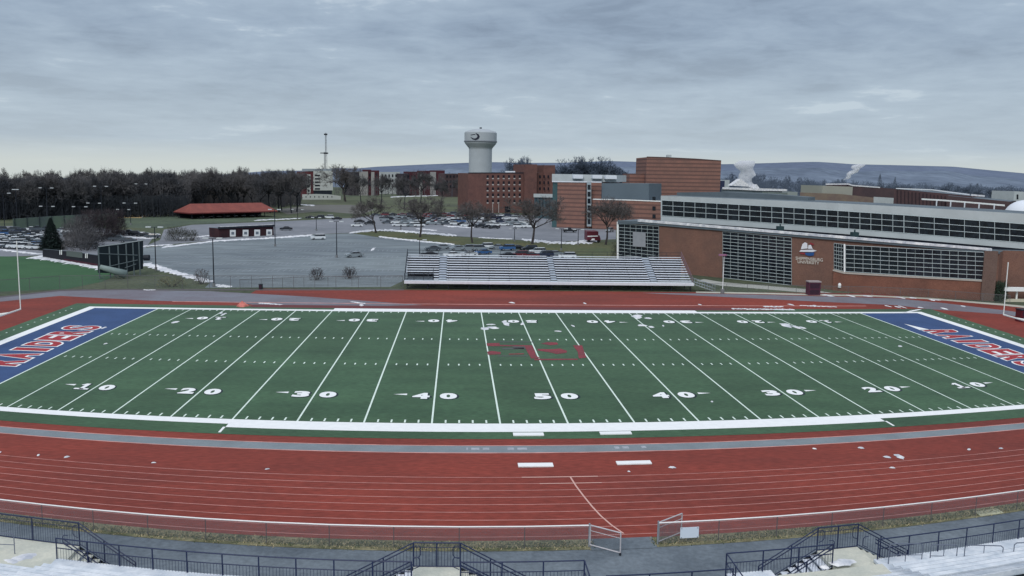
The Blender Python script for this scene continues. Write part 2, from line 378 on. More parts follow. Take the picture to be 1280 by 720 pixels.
sheet_px('lawn', [(352, 250), (420, 247), (600, 244), (600, 262), (560, 265), (470, 267.5), (400, 262)], .004, mat('lawn_green', S(92, 100, 74), .95, rgb2=S(76, 80, 66), scale=.04, fine=.2, scale2=.8))
sheet_px('grass_island', [(440, 291.5), (470, 289), (500, 290), (530, 293), (575, 297), (640, 300), (690, 303.5), (745, 302.5), (775, 303), (775, 328), (762, 328), (690, 315.5), (640, 309.5), (568, 305.4), (530, 301), (475, 296.4)], .016, mat('island_grass', S(92, 92, 62), .95, rgb2=S(74, 84, 58), scale=.08, fine=.25, scale2=1.2))
sheet_px('sand_infield', [(146, 272.5), (146, 270), (170, 268), (191, 267), (191, 270), (175, 272.5)], .009, mat('sand', S(188, 164, 118), .9, var=.12, scale=.1))
sheet_px('meadow', [(145, 284), (145, 273), (192, 270), (250, 272), (345, 272), (345, 276), (240, 280), (200, 286)], .005, mat('meadow_green', S(84, 98, 78), .95, rgb2=S(70, 82, 70), scale=.05, fine=.2, scale2=.7))
# painted stall lines of the lot
mb = MB()
for r_ in range(6):
    vv = 305+r_*8.2
    for k in range(60):
        u = 205+k*(5.2+.5*r_)
        if u > 500 or (u < 190+r_*9): continue
        if (u > 460 and r_ == 0): continue
        g = gl(u, vv); mb.obox(g+Vector((0, 0, .022)), (.07, 0, 0), (0, 2.4, 0), (0, 0, .003))
struct('stall_lines', mb, mat('worn_white', S(146, 152, 158), .9, var=.2, scale=1))

# track, terraces: playing-field coordinates
mb = MB(wz); mb.sheet(-37, 62, -3.6, 69.8, .012, 4); mb.sheet(-62, -37.001, -3.6, 54, .012, 4); mb.sheet(-110, 110, -19.5, -3.6, .012, 3); struct('running_track', mb, m_red)
def sheet_f(name, pts, z, m):
    mb = MB(); mb.poly([gp(u, v, 0)+Vector((0, 0, z)) for u, v in pts]); return struct(name, mb, m)
sheet_f('end_zone_apron', [(-200, 385), (0, 376.7), (75, 369.5), (192, 375.6), (300, 378), (300, 392), (120, 440), (0, 470), (-300, 500)], .014, m_red)
sheet_f('bend_apron', [(1000, 373), (1040, 377.5), (1120, 372.5), (1165, 374), (1255, 381), (1400, 392), (1600, 430), (1600, 520), (1280, 470), (1100, 400)], .014, m_red)
sheet_f('outer_lane_left', [(-200, 381), (0, 372.2), (75, 363.8), (160, 362.6), (262, 364), (300, 366.2), (390, 371.2), (480, 378), (530, 381.4), (480, 382.5), (330, 383.2), (300, 378.6), (190, 376), (75, 370), (0, 377.2), (-200, 386)], .018, m_ringgrey)
sheet_f('outer_lane_right', [(800, 366.2), (870, 367), (960, 368.8), (1030, 370.6), (1120, 373), (1180, 379), (1255, 388), (1400, 408), (1400, 418), (1255, 393), (1160, 386.5), (1120, 381.5), (1037, 377.8), (960, 374), (870, 369.6)], .018, m_ringgrey)
sheet_f('kerb_strip_left', [(-200, 376), (0, 370.6), (75, 362.2), (160, 361.2), (262, 361.6), (505, 361.6), (505, 363), (262, 363.2), (160, 362.4), (75, 363.6), (0, 372), (-200, 378)], .02, mat('kerb_dark', S(92, 88, 90), .9, var=.1, scale=.4))
sheet_f('kerb_strip_right', [(870, 364.4), (960, 366.2), (1030, 368), (1090, 369), (1160, 372.4), (1255, 380), (1400, 395), (1400, 398), (1255, 382.2), (1160, 374.2), (1090, 370.8), (1030, 369.8), (960, 368), (870, 366.2)], .022, mat('kerb_pale', S(186, 184, 172), .9, var=.1, scale=.4))
sheet_f('side_path', [(880, 349), (905, 353), (1010, 361.5), (1045, 367), (1010, 366), (900, 357), (870, 351)], .01, mat('path_pale', S(170, 172, 166), .9, var=.1, scale=.3))

mb = MB(wz)
mb.sheet(-59.4, 59.4, -3.5, 52.6, .022, 3); struct('field_turf', mb, m_turf)
# the far touchline has no turf margin between the 25 yard lines
mb = MB(wz); mb.sheet(-34, 34, 51.3, 53.6, .026, 3); struct('dark_track_edge', mb, m_redf)
mb = MB(wz); mb.sheet(-46, 50, 55.35, 55.75, .026, 3); mb.sheet(-110, 110, -4.95, -4.83, .024, 3); mb.sheet(-110, 110, -6.42, -6.28, .024, 3); struct('inner_lane_lines', mb, m_line)
mb = MB(wz); mb.sheet(-110, 110, -6.3, -4.9, .02, 3); struct('long_jump_runway', mb, m_grey)
mb = MB(wz)
for k in range(9):
    y = -10.72-1.035*k; mb.sheet(-110, 110, y-.027, y+.027, .018, 2)
struct('lane_lines', mb, m_line)
m_brt = mat('fresh_white', S(240, 226, 222), .8)
mb = MB(wz)
mb.sheet(-3.9, .35, -10.78, -10.66, .022, 1); mb.sheet(-3.0, .4, -11.82, -11.72, .022, 1)
cv = [(-1.2, -10.75), (-1.08, -12.2), (-.88, -13.8), (-.66, -15.3), (-.42, -16.6), (-.1, -17.8), (.3, -18.9)]
for (a, b), (c, d) in zip(cv, cv[1:]):
    mb.add([(a-.045, b, .023), (a+.045, b, .023), (c+.045, d, .023), (c-.045, d, .023)], [(3, 2, 1, 0)])
struct('start_line', mb, mat('start_line_pale', S(210, 168, 158), .8))
YD = .9144
mb = MB(wz)
mb.sheet(-YD*60, -YD*50, 0, 48.77, .027, 3); struct('end_zone_west', mb, m_blue)
mb = MB(wz)
mb.sheet(YD*50, YD*60, 0, 48.77, .027, 3); struct('end_zone_east', mb, m_blue)
mb = MB(wz)
for y0, y1, yy in ((-1.95, 0, -1.15), (48.77, 51.1, 49.9)):
    mb.sheet(-YD*25, YD*25, y0, y1, .031, 3)
    lo, hi = (yy, 0) if yy < 0 else (48.77, yy)
    mb.sheet(-YD*60-1.3, -YD*25, lo, hi, .031, 3); mb.sheet(YD*25, YD*60+1.3, lo, hi, .031, 3)
mb.sheet(-YD*60-1.3, -YD*60, 0, 48.77, .031, 3); mb.sheet(YD*60, YD*60+1.3, 0, 48.77, .031, 3)
for sx in (-1, 1):
    mb.add([(sx*22.86, -1.9, .031), (sx*(22.86+.18), -1.9, .031), (sx*(22.86+.18), -3.2, .031), (sx*22.86, -3.2, .031)], [(0, 1, 2, 3)] if sx < 0 else [(3, 2, 1, 0)])
struct('touchline_border', mb, m_white)
mb = MB(wz)
for k in range(-10, 11):
    x = k*5*YD; t = .062 if abs(k) < 10 else .09
    mb.sheet(x-t, x+t, 0, 48.77, .031, 1.5)
struct('yard_lines', mb, m_yard)
mb = MB(wz)
for k in range(-49, 50):
    if k % 5 == 0: continue
    x = k*YD
    for y0, y1 in ((.15, .85), (18.3, 18.95), (30.5, 31.15), (47.9, 48.6)):
        mb.sheet(x-.06, x+.06, y0, y1, .031, 2)
for sx in (-1, 1):
    for k in range(26): y = 2+k*1.83; mb.sheet(sx*58.0-.1, sx*58.0+.1, y, y+.3, .031, 2)
struct('hash_marks', mb, m_yard)

def glyph(ch, off=.02, font_shear=0.0):
    c = bpy.data.curves.new('g', 'FONT'); c.body = ch; c.size = 1; c.offset = off; c.resolution_u = 4; c.shear = font_shear
    o = bpy.data.objects.new('g', c); COL.objects.link(o); dg = bpy.context.evaluated_depsgraph_get()
    me = bpy.data.meshes.new_from_object(o.evaluated_get(dg)); bpy.data.objects.remove(o)
    vs = [v.co.copy() for v in me.vertices]; fs = [tuple(p.vertices) for p in me.polygons]; bpy.data.meshes.remove(me)
    return vs, fs
GC = {}
def put(mb, ch, box, xf, off=.02, grow=0.0, base=None):
    """fit a glyph in box (x0,x1,y0,y1); xf maps (x,y)->3D"""
    key = (ch, off)
    if key not in GC: GC[key] = glyph(ch, off)
    vs, fs = GC[key]; bv = GC[(ch, base)][0] if base is not None and (ch, base) in GC else vs
    xs = [v.x for v in bv]; ys = [v.y for v in bv]; a, b, c, d = min(xs), max(xs), min(ys), max(ys)
    x0, x1, y0, y1 = box
    mb.add([xf(x0+(v.x-a)/(b-a)*(x1-x0), y0+(v.y-c)/(d-c)*(y1-y0)) for v in vs], fs)
GC[('5', .02)] = glyph('5', .02)
def yard_number(mb, md, x, y, txt, flip, arrow):
    s = -1 if flip else 1
    def digits(m_, z, dx, dy, g):
        for i, ch in enumerate(txt):
            x0 = -1.68 if i == 0 else .38
            box = (x0-g, x0+1.3+g, -.9-g, .9+g)
            if ch != '1': put(m_, ch, box, lambda a, b: (x+s*(a)+dx, y+s*(b)+dy, z), .06)
            else:
                m_.add([(x+s*a+dx, y+s*b+dy, z+.0005) for a, b in ((x0+.12-g, .5), (x0+.3, .38-g), (x0+.84+g, .98+g), (x0+.46, .98+g))], [(0, 1, 2, 3)])
                m_.add([(x+s*a+dx, y+s*b+dy, z+.001) for a, b in ((x0+.0-g, -.98-g), (x0+1.3+g, -.98-g), (x0+1.3+g, -.6+g), (x0-g, -.6+g))], [(0, 1, 2, 3)])
                m_.add([(x+s*a+dx, y+s*b+dy, z+.001) for a, b in ((x0+.46-g, -.9), (x0+.84+g, -.9), (x0+.84+g, .98+g), (x0+.46-g, .98+g))], [(0, 1, 2, 3)])
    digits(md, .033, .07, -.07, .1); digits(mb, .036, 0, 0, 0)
    if arrow:
        a0 = x+arrow*2.1; a1 = x+arrow*3.15
        mb.add([(a0, y-.24+.4*s, .036), (a0, y+.24+.4*s, .036), (a1, y+.4*s, .036)], [(0, 1, 2)] if arrow < 0 else [(2, 1, 0)])
mb = MB(wz); md = MB(wz)
for k, t in ((-4, '10'), (-3, '20'), (-2, '30'), (-1, '40'), (0, '50'), (1, '40'), (2, '30'), (3, '20'), (4, '10')):
    ar = -1 if k < 0 else (1 if k > 0 else 0)
    yard_number(mb, md, k*10*YD, 7.45, t, False, ar); yard_number(mb, md, k*10*YD, 42.2, t, True, ar)
struct('yard_number_outlines', md, m_dark); struct('yard_numbers', mb, m_white)

# RAIDERS in both end zones
for nm, sx in (('west', -1), ('east', 1)):
    mw = MB(wz); mr = MB(wz); n = 7; span = 22.4; st = span/n
    for i, ch in enumerate('RAIDERS'):
        hh = 1.0+.12*abs(i-3)/3
        def xf(a, b, z):
            y = (24.4-span/2 + a) if sx < 0 else (24.4+span/2 - a)
            x = -50.1-b if sx < 0 else 50.1+b
            return (x, y, z)
        wd = st*.84 if ch != 'I' else st*.42
        c0 = i*st+(st-wd)/2
        bx = (c0, c0+wd, -2.05*hh, 2.05*hh)
        put(mr, ch, bx, lambda a, b: xf(a, b, .038), .05 if ch != 'S' else .022)
        put(mw, ch, (bx[0]-.2, bx[1]+.2, bx[2]-.24, bx[3]+.24), lambda a, b: xf(a, b, .034), .105 if ch != 'S' else .06)
    # long tail running off the first or last letter
    def xt(a, b, z):
        y = (24.4-span/2 + a) if sx < 0 else (24.4+span/2 - a)
        return ((-50.1-b) if sx < 0 else (50.1+b), y, z)
    if sx > 0:
        mw.add([xt(-4.4, -2.3, .034), xt(.4, -2.6, .034), (xt(.4, -.9, .034))], [(2, 1, 0)])
    struct('end_zone_lettering_outline_'+nm, mw, m_white); struct('end_zone_lettering_'+nm, mr, m_lred)

# mid-field monogram
def fpx(u, v):
    """field coordinates of an image pixel, by relaxation"""
    g = gp(u, v, 0); X, Y = g.x, g.y
    for _ in range(30):
        a, b = W(X, Y, 0); X += g.x-a; Y += g.y-b
    return X, Y
def pxpoly(mb, pts, z): mb.poly([gp(u, v, 0)+Vector((0, 0, z)) for u, v in pts][::-1])
mb = MB(); mg = MB()
for p in ([(608, 429.5), (624, 429), (625, 431.5), (655, 431.8), (655, 433.5), (609, 433)],
          [(609, 440), (614, 439), (626, 440.5), (626, 443.2), (610, 444)],
          [(655, 432), (665.5, 432), (668, 438), (670, 445), (676, 448.5), (664, 448.5), (660, 442)],
          [(676, 430), (684, 428), (696, 428.5), (698, 431), (688, 432)],
          [(672, 436.5), (690, 437), (700, 436), (709, 439), (708, 441.5), (696, 443), (688, 441), (672, 438.5)],
          [(716, 432), (727.5, 432), (733, 447.5), (723.5, 448.5), (722, 440)],
          [(668, 449), (722, 448.8), (722, 450.2), (668, 450.8)],
          [(636, 442.5), (655, 442), (655, 443.2), (636, 443.8)]):
    pxpoly(mb, p, .039)
for p in ([(624, 427.2), (668, 427.4), (668, 428.3), (624, 428.2)], [(628, 435.3), (655, 435), (655, 437), (628, 437)],
          [(622, 444.8), (660, 444.8), (660, 445.8), (622, 445.8)], [(640, 432.8), (656, 432.8), (658, 436.5), (642, 436)]):
    pxpoly(mg, p, .0355)
struct('midfield_monogram', mb, m_elred); struct('midfield_monogram_shade', mg, m_lgrey)
# worn runway markings
mb = MB(wz)
for x0, x1 in ((-6.9, -6.8), (-6.6, -6.1), (-5.9, -5.5), (-4.4, -4.0), (-3.8, -3.2), (2.2, 2.5), (2.7, 3.1), (3.9, 4.2)): mb.sheet(x0, x1, -5.75, -5.3, .025, 1)
struct('runway_marks', mb, mat('worn_marks', S(164, 170, 178), .9, var=.2, scale=3))
# strip between fence and walk, walk
mb = MB(w1); mb.sheet(-110, 110, -40, -20.5, .01, 3); struct('concourse_walk', mb, m_walk)
mb = MB(wz); mb.sheet(-1.5, 1.55, -20.7, -19.42, .026, .7); struct('gateway_paving', mb, m_walk)
m_dry = mat('dry_grass', S(138, 132, 104), .95, rgb2=S(84, 88, 66), scale=.9, fine=.4, scale2=5, bump=.6, stretch=(.45, 1, 1))
mb = MB(wz); mb.sheet(-110, -1.5, -20.62, -19.45, .024, 1.5); mb.sheet(1.55, 110, -20.62, -19.45, .024, 1.5); struct('grass_verge', mb, m_dry)
mb = MB(wz); rnd = random.Random(3)
for i in range(15000):
    x = rnd.uniform(-42, 42)
    if -1.3 < x < 1.4: continue
    y = rnd.gauss(-20.02, .26)+.06*math.sin(x*2.1)
    if not -20.75 < y < -19.5: continue
    a = rnd.uniform(0, 6.28); h = rnd.uniform(.04, .15); dx, dy = math.cos(a)*.022, math.sin(a)*.022
    mb.cur = 0 if rnd.random() < .5 else 1
    mb.add([(x-dx, y-dy, .02), (x+dx, y+dy, .02), (x+rnd.uniform(-.12, .12), y+rnd.uniform(-.12, .12), h)], [(0, 1, 2)])
o = mb.build('grass_tufts', [mat('straw_blade', S(186, 172, 136), .9, var=.2, scale=2), mat('green_blade', S(66, 84, 54), .9, var=.2, scale=2)])
tag(o, 'dry straw and green grass blades in the verge below the fence', None, None, 'stuff')

# ------------------------------------------------------------------ snow remnants
mb = MB(); rnd = random.Random(11)
def lump(c, rx, ry, h, n=12):
    """low irregular pad of old snow"""
    c = Vector(c); ph = rnd.uniform(0, 6); vs = [c+Vector((0, 0, h))]; r1 = []
    for i in range(n):
        a = 2*math.pi*i/n; k = 1+.3*math.sin(2*a+ph)+.18*math.sin(5*a+2*ph)+.22*rnd.uniform(-1, 1); r1.append((math.cos(a)*rx*k, math.sin(a)*ry*k))
    vs += [c+Vector((x*.6, y*.6, h*.85)) for x, y in r1] + [c+Vector((x, y, 0)) for x, y in r1]
    fs = [(0, 1+i, 1+(i+1) % n) for i in range(n)] + [(1+i, 1+n+i, 1+n+(i+1) % n, 1+(i+1) % n) for i in range(n)]
    mb.add(vs, fs)
def strip_px(pts, wpx, z0=LOW, h=.12):
    for (a, b), (c, d) in zip(pts, pts[1:]):
        L_ = math.hypot(c-a, d-b); n = max(1, int(L_/2.2))
        for i in range(n):
            t = (i+rnd.random()*.6)/n; u = a+(c-a)*t; v = b+(d-b)*t+rnd.uniform(-.25, .25)
            g = gp(u, v, z0); g2 = gp(u+1.9, v+(d-b)/L_*1.9 if L_ else v, z0); g3 = gp(u, v-wpx/2, z0)
            ry = max(.12, abs(g3.y-g.y))*rnd.uniform(.7, 1.2); rx = (g2-g).length*rnd.uniform(.8, 1.3)
            rx = min(rx, 3.0)
            ang = math.atan2(g2.y-g.y, g2.x-g.x)
            k0 = len(mb.v); lump((0, 0, 0), rx, ry, h*rnd.uniform(.7, 1.3))
            if abs(math.sin(ang)) > .5: ang = 0
            for j in range(k0, len(mb.v)):
                p = mb.v[j]; mb.v[j] = Vector((g.x+p.x*math.cos(ang)-p.y*math.sin(ang), g.y+p.x*math.sin(ang)+p.y*math.cos(ang), z0+.02+p.z))
for pts, wp_ in (([(183, 330), (205, 337), (250, 349), (262, 353)], 2.6), ([(268, 356.5), (288, 358.5)], 2.5),
        ([(205, 309), (272, 301), (340, 297.5), (390, 294)], 1.9), ([(180, 308), (215, 306)], 1.3), ([(45, 321), (90, 327.5), (125, 334), (152, 341)], 3.2),
        ([(320, 275.5), (375, 273)], .9), ([(440, 290.6), (466, 287.8), (492, 288), (527, 291), (571, 294.5)], 2.0),
        ([(475, 296), (505, 299.5), (540, 303), (568, 305.5)], 1.3), ([(655, 299.5), (690, 303), (715, 304), (748, 301)], 3.0),
        ([(556, 282.5), (592, 284.5)], 1.3), ([(600, 297), (640, 299)], .8), ([(522, 286), (545, 288)], .8), ([(250, 272), (262, 272.5)], .8),
        ([(225, 298), (275, 293.5)], .9), ([(148, 290), (175, 291), (197, 293.5)], 1.6), ([(143, 295), (170, 297), (192, 298)], 1.6),
        ([(490, 246), (590, 243.5)], .8), ([(362, 254.5), (392, 257)], .8), ([(40, 303), (60, 306)], .8), ([(70, 284), (82, 286)], .7), ([(0, 312), (50, 318)], 1.0)):
    strip_px(pts, wp_)
for pts, wp_ in (([(915, 386.2), (992, 387.2)], 1.4), ([(955, 383.4), (978, 383.6)], 1.2), ([(325, 379), (352, 381)], .9), ([(440, 377.4), (456, 379.6)], .8),
        ([(1000, 382), (1045, 384)], .6), ([(1130, 391), (1150, 387)], .5), ([(180, 362.6), (195, 362.6)], .7)):
    strip_px(pts, wp_, 0.0, .04)
def spots(l, z0=0.0, zz=.03):
    for u, v, a, b in l:
        g = gp(u, v, z0); k = (g-EYE).dot(FW)/FPX
        sl = max(.08, (CZ-z0)/((g-EYE).length))
        lump((g.x, g.y, z0+zz), a*k/2, b*k/2/sl, .07 if a > 5 else .05)
spots([(606, 411, 14, 2.4), (616, 409.8, 18, 2.2), (614, 406, 9, 1.4), (632, 404, 9, 6), (653, 405, 5, 3), (698, 414.5, 8, 1.2), (716, 407.5, 4, 2), (797, 396, 14, 4.5), (810, 398, 8, 2), (803, 407, 9, 2.4),
       (814, 409, 8, 1.5), (829, 407.5, 3, 1.5), (983, 407, 14, 4), (995, 409, 9, 3), (1003, 410, 7, 2), (130, 410, 4, 2), (132, 430, 4, 1.2), (219, 403, 8, 2), (1125, 433, 5, 1.4), (890, 502.5, 4, 1.2), (280, 393, 5, 3), (276, 391.5, 4, 2),
       (192, 579, 5, 1.2), (83, 572, 6, 1.5), (48, 569.5, 4, 1.5), (0, 566, 3, 1.5), (334, 587, 5, 1.0), (786, 590, 3, 1.5), (840, 585, 8, 2), (1076, 560.5, 6, 1.8), (1018, 561.5, 4, 1.5),
       (1109, 572, 8, 2), (1124, 571, 11, 4.5), (1115, 585.5, 6, 1.2), (1211, 562.5, 6, 1.2), (1251, 561, 5, 1.2),
       (640, 378.6, 6, 1.5), (731, 379.4, 4, 1.5), (875, 381, 3, 1.5), (988, 381, 6, 1.6), (1035, 369.6, 12, 2), (1063, 370, 7, 2), (1084, 370.4, 7, 2), (1125, 372.2, 7, 2), (1141, 372.6, 6, 2), (1165, 375, 6, 2), (1171, 375, 5, 2),
       (1110, 383, 4, 1.6), (1150, 384.6, 5, 1.4), (1180, 386, 6, 1.6), (1204, 383, 5, 1.4), (1018, 382.6, 6, 1.6), (1128, 384, 3, 2.6), (1122, 384, 3, 2.6), (452, 381.6, 6, 2)])
spots([(466, 311.5, 5, 3)], LOW, .02)
spots([(30, 697, 34, 9), (14, 702, 20, 5)], 1.45, .0)
spots([(1052, 703, 30, 8), (1030, 709, 14, 3)], 1.66, .0)
o = mb.build('snow', m_snow, smooth=True); tag(o, 'scattered remnants of old white snow', None, None, 'stuff')

# ------------------------------------------------------------------ near fence, gates, sign
def fence_panelmesh(mb, pts, z0, z1):
    for (a, b), (c, d) in zip(pts, pts[1:]): mb.quad((a, b, z0), (c, d, z0), (c, d, z1), (a, b, z1))
def chain_fence(name, pts, h, label, group, warp=w1, z0=0.0, post_every=1, pr=.03, railm=None, bottom=False, mat_=None, postm=None):
    base = warp((pts[0][0], pts[0][1], z0)) if warp else Vector((pts[0][0], pts[0][1], z0))
    t = thing(name, base, label, 'fence', group)
    mb = MB(warp)
    for (a, b), (c, d) in zip(pts, pts[1:]): mb.tube((a, b, z0+h), (c, d, z0+h), .034, 6)
    mb.build('top_rail', railm or m_galv, t)
    for a, b in pts[::post_every]:
        mb = MB(warp); mb.tube((a, b, z0), (a, b, z0+h+.02), pr, 6); mb.build('post', postm or m_galv, t)
    mb = MB(warp); fence_panelmesh(mb, pts, z0+.04, z0+h)
    o = mb.build('wire_mesh', mat_ or chain_mat('chain_link', S(120, 128, 134)), t, uvs=lambda p: (p.x, p.z))
    if bottom:
        mb = MB(warp)
        for (a, b), (c, d) in zip(pts, pts[1:]): mb.tube((a, b, z0+.08), (c, d, z0+.08), .02, 5)
        mb.build('bottom_rail', railm or m_galv, t)
    return t
m_rail = mat('bright_rail', (.86, .85, .85), .4, var=.04, scale=3)
m_fpost = mat('fence_post_grey', S(96, 96, 98), .6)
YF = -20.33
chain_fence('chain_link_fence', [(-1.57-2.9*k, YF) for k in range(16)], 1.1, 'waist-high chain link fence along the red track, from the open gate to the left', 'track fences', railm=m_rail, postm=m_fpost, pr=.022)
chain_fence('chain_link_fence', [(1.59+2.9*k, YF) for k in range(16)], 1.1, 'waist-high chain link fence along the red track, on the side with the white sign', 'track fences', railm=m_rail, postm=m_fpost, pr=.022)
def gate(p0, p1, label):
    a = Vector((*p0, 0)); b = Vector((*p1, 0)); t = thing('fence_gate', w1(a), label, 'gate', 'open fence gates')
    mb = MB(w1)
    mb.tube(a+Vector((0, 0, 0)), a+Vector((0, 0, 1.2)), .04, 8); mb.build('hinge_post', m_galv, t)
    mb = MB(w1); c0, c1 = a+(b-a)*.03, b
    for z in (.14, 1.12): mb.tube(c0+Vector((0, 0, z)), c1+Vector((0, 0, z)), .032, 6)
    for c in (c0, c1): mb.tube(c+Vector((0, 0, .14)), c+Vector((0, 0, 1.12)), .032, 6)
    mb.tube(c0+Vector((0, 0, .85)), c1+Vector((0, 0, .85)), .018, 6)
    mb.build('gate_frame', mat('gate_galv', S(188, 186, 190), .5, var=.15, scale=3), t)
    mb = MB(w1); mb.quad(c0+Vector((0, 0, .14)), c1+Vector((0, 0, .14)), c1+Vector((0, 0, 1.12)), c0+Vector((0, 0, 1.12)))
    L_ = (b-a).length; d = (b-a)/L_
    mb.build('wire_mesh', chain_mat('chain_link', S(120, 128, 134)), t, uvs=lambda p: ((p-a).dot(d), p.z))
    mb = MB(w1); mb.tube(b+Vector((0, 0, .0)), b+Vector((0, 0, .14)), .05, 8); mb.build('caster', m_dsteel, t)
gate((-1.57, YF), (-.33, -21.35), 'open chain link gate leaf swung out towards the grey walk')
gate((1.59, YF), (2.95, -19.35), 'open chain link gate leaf swung in over the red track, next to the white sign')
t = thing('fence_sign', w1((2.62, YF-.06, .3)), 'blank white rectangular sign fixed to the chain link fence', 'sign')
mb = MB(w1); mb.box(2.62, 3.5, YF-.09, YF-.06, .3, .84); mb.build('sign_panel', mat('sign_white', S(214, 226, 238), .5), t)
for x in (2.68, 3.44):
    for z in (.34, .8): mb = MB(w1); mb.box(x-.02, x+.02, YF-.11, YF-.088, z-.02, z+.02); mb.build('clip', m_galv, t)
# white boards lying on the surface
for (x0, x1, y0, y1, lb) in ((-3.97, -1.95, -9.05, -8.45, 'white board lying on the red track, left of its twin'),
        (1.78, 3.84, -8.9, -8.35, 'long white board lying on the red track, the one farther right'),
        (-3.87, -1.9, -2.9, -2.3, 'long white board lying on the green turf edge, left of its twin'), (1.77, 3.85, -2.8, -2.25, 'long white board lying on the green turf edge, the one farther right')):
    t = thing('white_board', wz(((x0+x1)/2, (y0+y1)/2, .02)), lb, 'board', 'white boards lying flat')
    mb = MB(wz); mb.box(x0, x1, y0, y1, .03, .1, 3); mb.build('board_panel', m_white, t)
    mb = MB(wz); mb.box(x0+.05, x1-.05, y0+.04, y1-.04, .015, .03, 2); mb.build('rubber_pad', m_dsteel, t)
mb = MB(wz); mb.box(19.3, 20.9, -20.6, -19.9, .03, .06); o = mb.build('plywood_sheet', mat('pale_ply', S(176, 176, 150), .9, var=.2, scale=1.5), origin=wz((20, -20.3, .03)))
tag(o, 'weathered pale plywood sheet lying on the grass verge', 'board')

# ------------------------------------------------------------------ near grandstand
RY = -27.05; DZ = 1.62; LZ = 1.47; RZ = 2.52
def guard(name, x0, x1, label, y=RY, zb=DZ, group='navy guard rails on the stand fronts', pick=True, side=None, step=1.5):
    t = thing(name, w2((x0, y, zb)), label, 'railing', group)
    n = max(1, round((x1-x0)/step)); xs = [x0+(x1-x0)*i/n for i in range(n+1)]
    mb = MB(w2); mb.tube((x0, y, RZ), (x1, y, RZ), .028, 6, seg=n*2); mb.build('top_rail', m_navy, t)
    mb = MB(w2); mb.tube((x0, y, RZ-.42), (x1, y, RZ-.42), .022, 6, seg=n*2); mb.build('mid_rail', m_navy, t)
    for x in xs:
        mb = MB(w2); mb.tube((x, y, zb-.12), (x, y, RZ), .03, 6); mb.build('post', m_navy, t)
    if pick:
        mb = MB(w2); k = int((x1-x0)/.13)
        for i in range(k): x = x0+.06+i*.13; mb.tube((x, y, zb), (x, y, RZ-.42), .008, 4, cap=False)
        mb.build('picket_infill', m_navy, t)
    if side:
        mb = MB(w2); xx = side
        mb.tube((xx, y, RZ), (xx, y-2.6, RZ), .028, 6, seg=3); mb.tube((xx, y, RZ-.42), (xx, y-2.6, RZ-.42), .022, 6, seg=3); 
        for q in (1, 2): mb.tube((xx, y-q*1.2, zb-.1), (xx, y-q*1.2, RZ), .026, 6)
        mb.build('side_return', m_navy, t)
    return t
guard('guard_rail', -23.5, -9.15, 'navy guard rail on the stand front between the first two stair landings')
guard('guard_rail', -7.35, -2.79, 'short navy guard rail on the stand front ending at the main gap', side=-2.79)
guard('guard_rail', 2.71, 7.25, 'short navy guard rail on the stand front starting past the main gap', side=2.71)
guard('guard_rail', 9.35, 24.4, 'long navy guard rail in front of the pale deck past the last stair landing')
guard('guard_rail', -2.2, 2.55, 'navy guard rail set back across the main gap between the stands', y=-28.45, zb=1.3)

def grandstand(x0, x1, label, holes=()):
    t = thing('grandstand', w2(((x0+x1)/2, -28, 0)), label, 'grandstand', 'aluminium stands at the near side')
    xs = [x0] + [v for h in holes for v in h] + [x1]
    for a, b in zip(xs[::2], xs[1::2]):
        mb = MB(w2); n = max(1, int((b-a)/1.5)); mb.box(a, b, -28.1, RY+.06, DZ-.12, DZ, n)
        mb.build('front_deck', m_alum2, t)
        mb = MB(w2); mb.box(a, b, RY-.05, RY, .3, DZ-.12, n); mb.build('front_skirt', m_dsteel, t)
    mb = MB(w2); n = int((x1-x0)/1.5)
    for k in range(5):
        y = -28.1-.75*k; z = DZ+.22*k
        for q in range(3): mb.box(x0, x1, y-.75+q*.25, y-.75+q*.25+.218, z-.05, z, n)
        mb.box(x0, x1, y-.77, y-.745, z, z+.2, n)
    mb.build('tread_deck', m_alum2, t)
    for k in range(5):
        y = -28.1-.75*k; z = DZ+.22*k
        for a, b in zip(xs[::2], xs[1::2]):
            if b-a > 1.5: mb = MB(w2); mb.box(a+.1, b-.1, y-.62, y-.34, z+.38, z+.42, max(1, int((b-a)/1.5))); mb.build('seat_plank', m_alum2, t)
    x = x0+.4
    while x < x1:
        mb = MB(w2); mb.tube((x, -27.6, 0), (x, -27.6, DZ-.12), .06, 6); mb.tube((x, -31.2, 0), (x, -31.2, DZ+.5), .06, 6); mb.tube((x, -27.6, .9), (x, -31.2, 1.7), .05, 6); mb.build('support_frame', m_dsteel, t); x += 3
    return t
grandstand(-30, -2.8, 'pale aluminium grandstand deck with the cream landing and snow heap at its front edge', holes=((-27.2, -23.55), (-9.1, -7.4)))
grandstand(2.75, 26, 'pale aluminium grandstand deck behind the long navy rail', holes=((4.6, 9.2),))

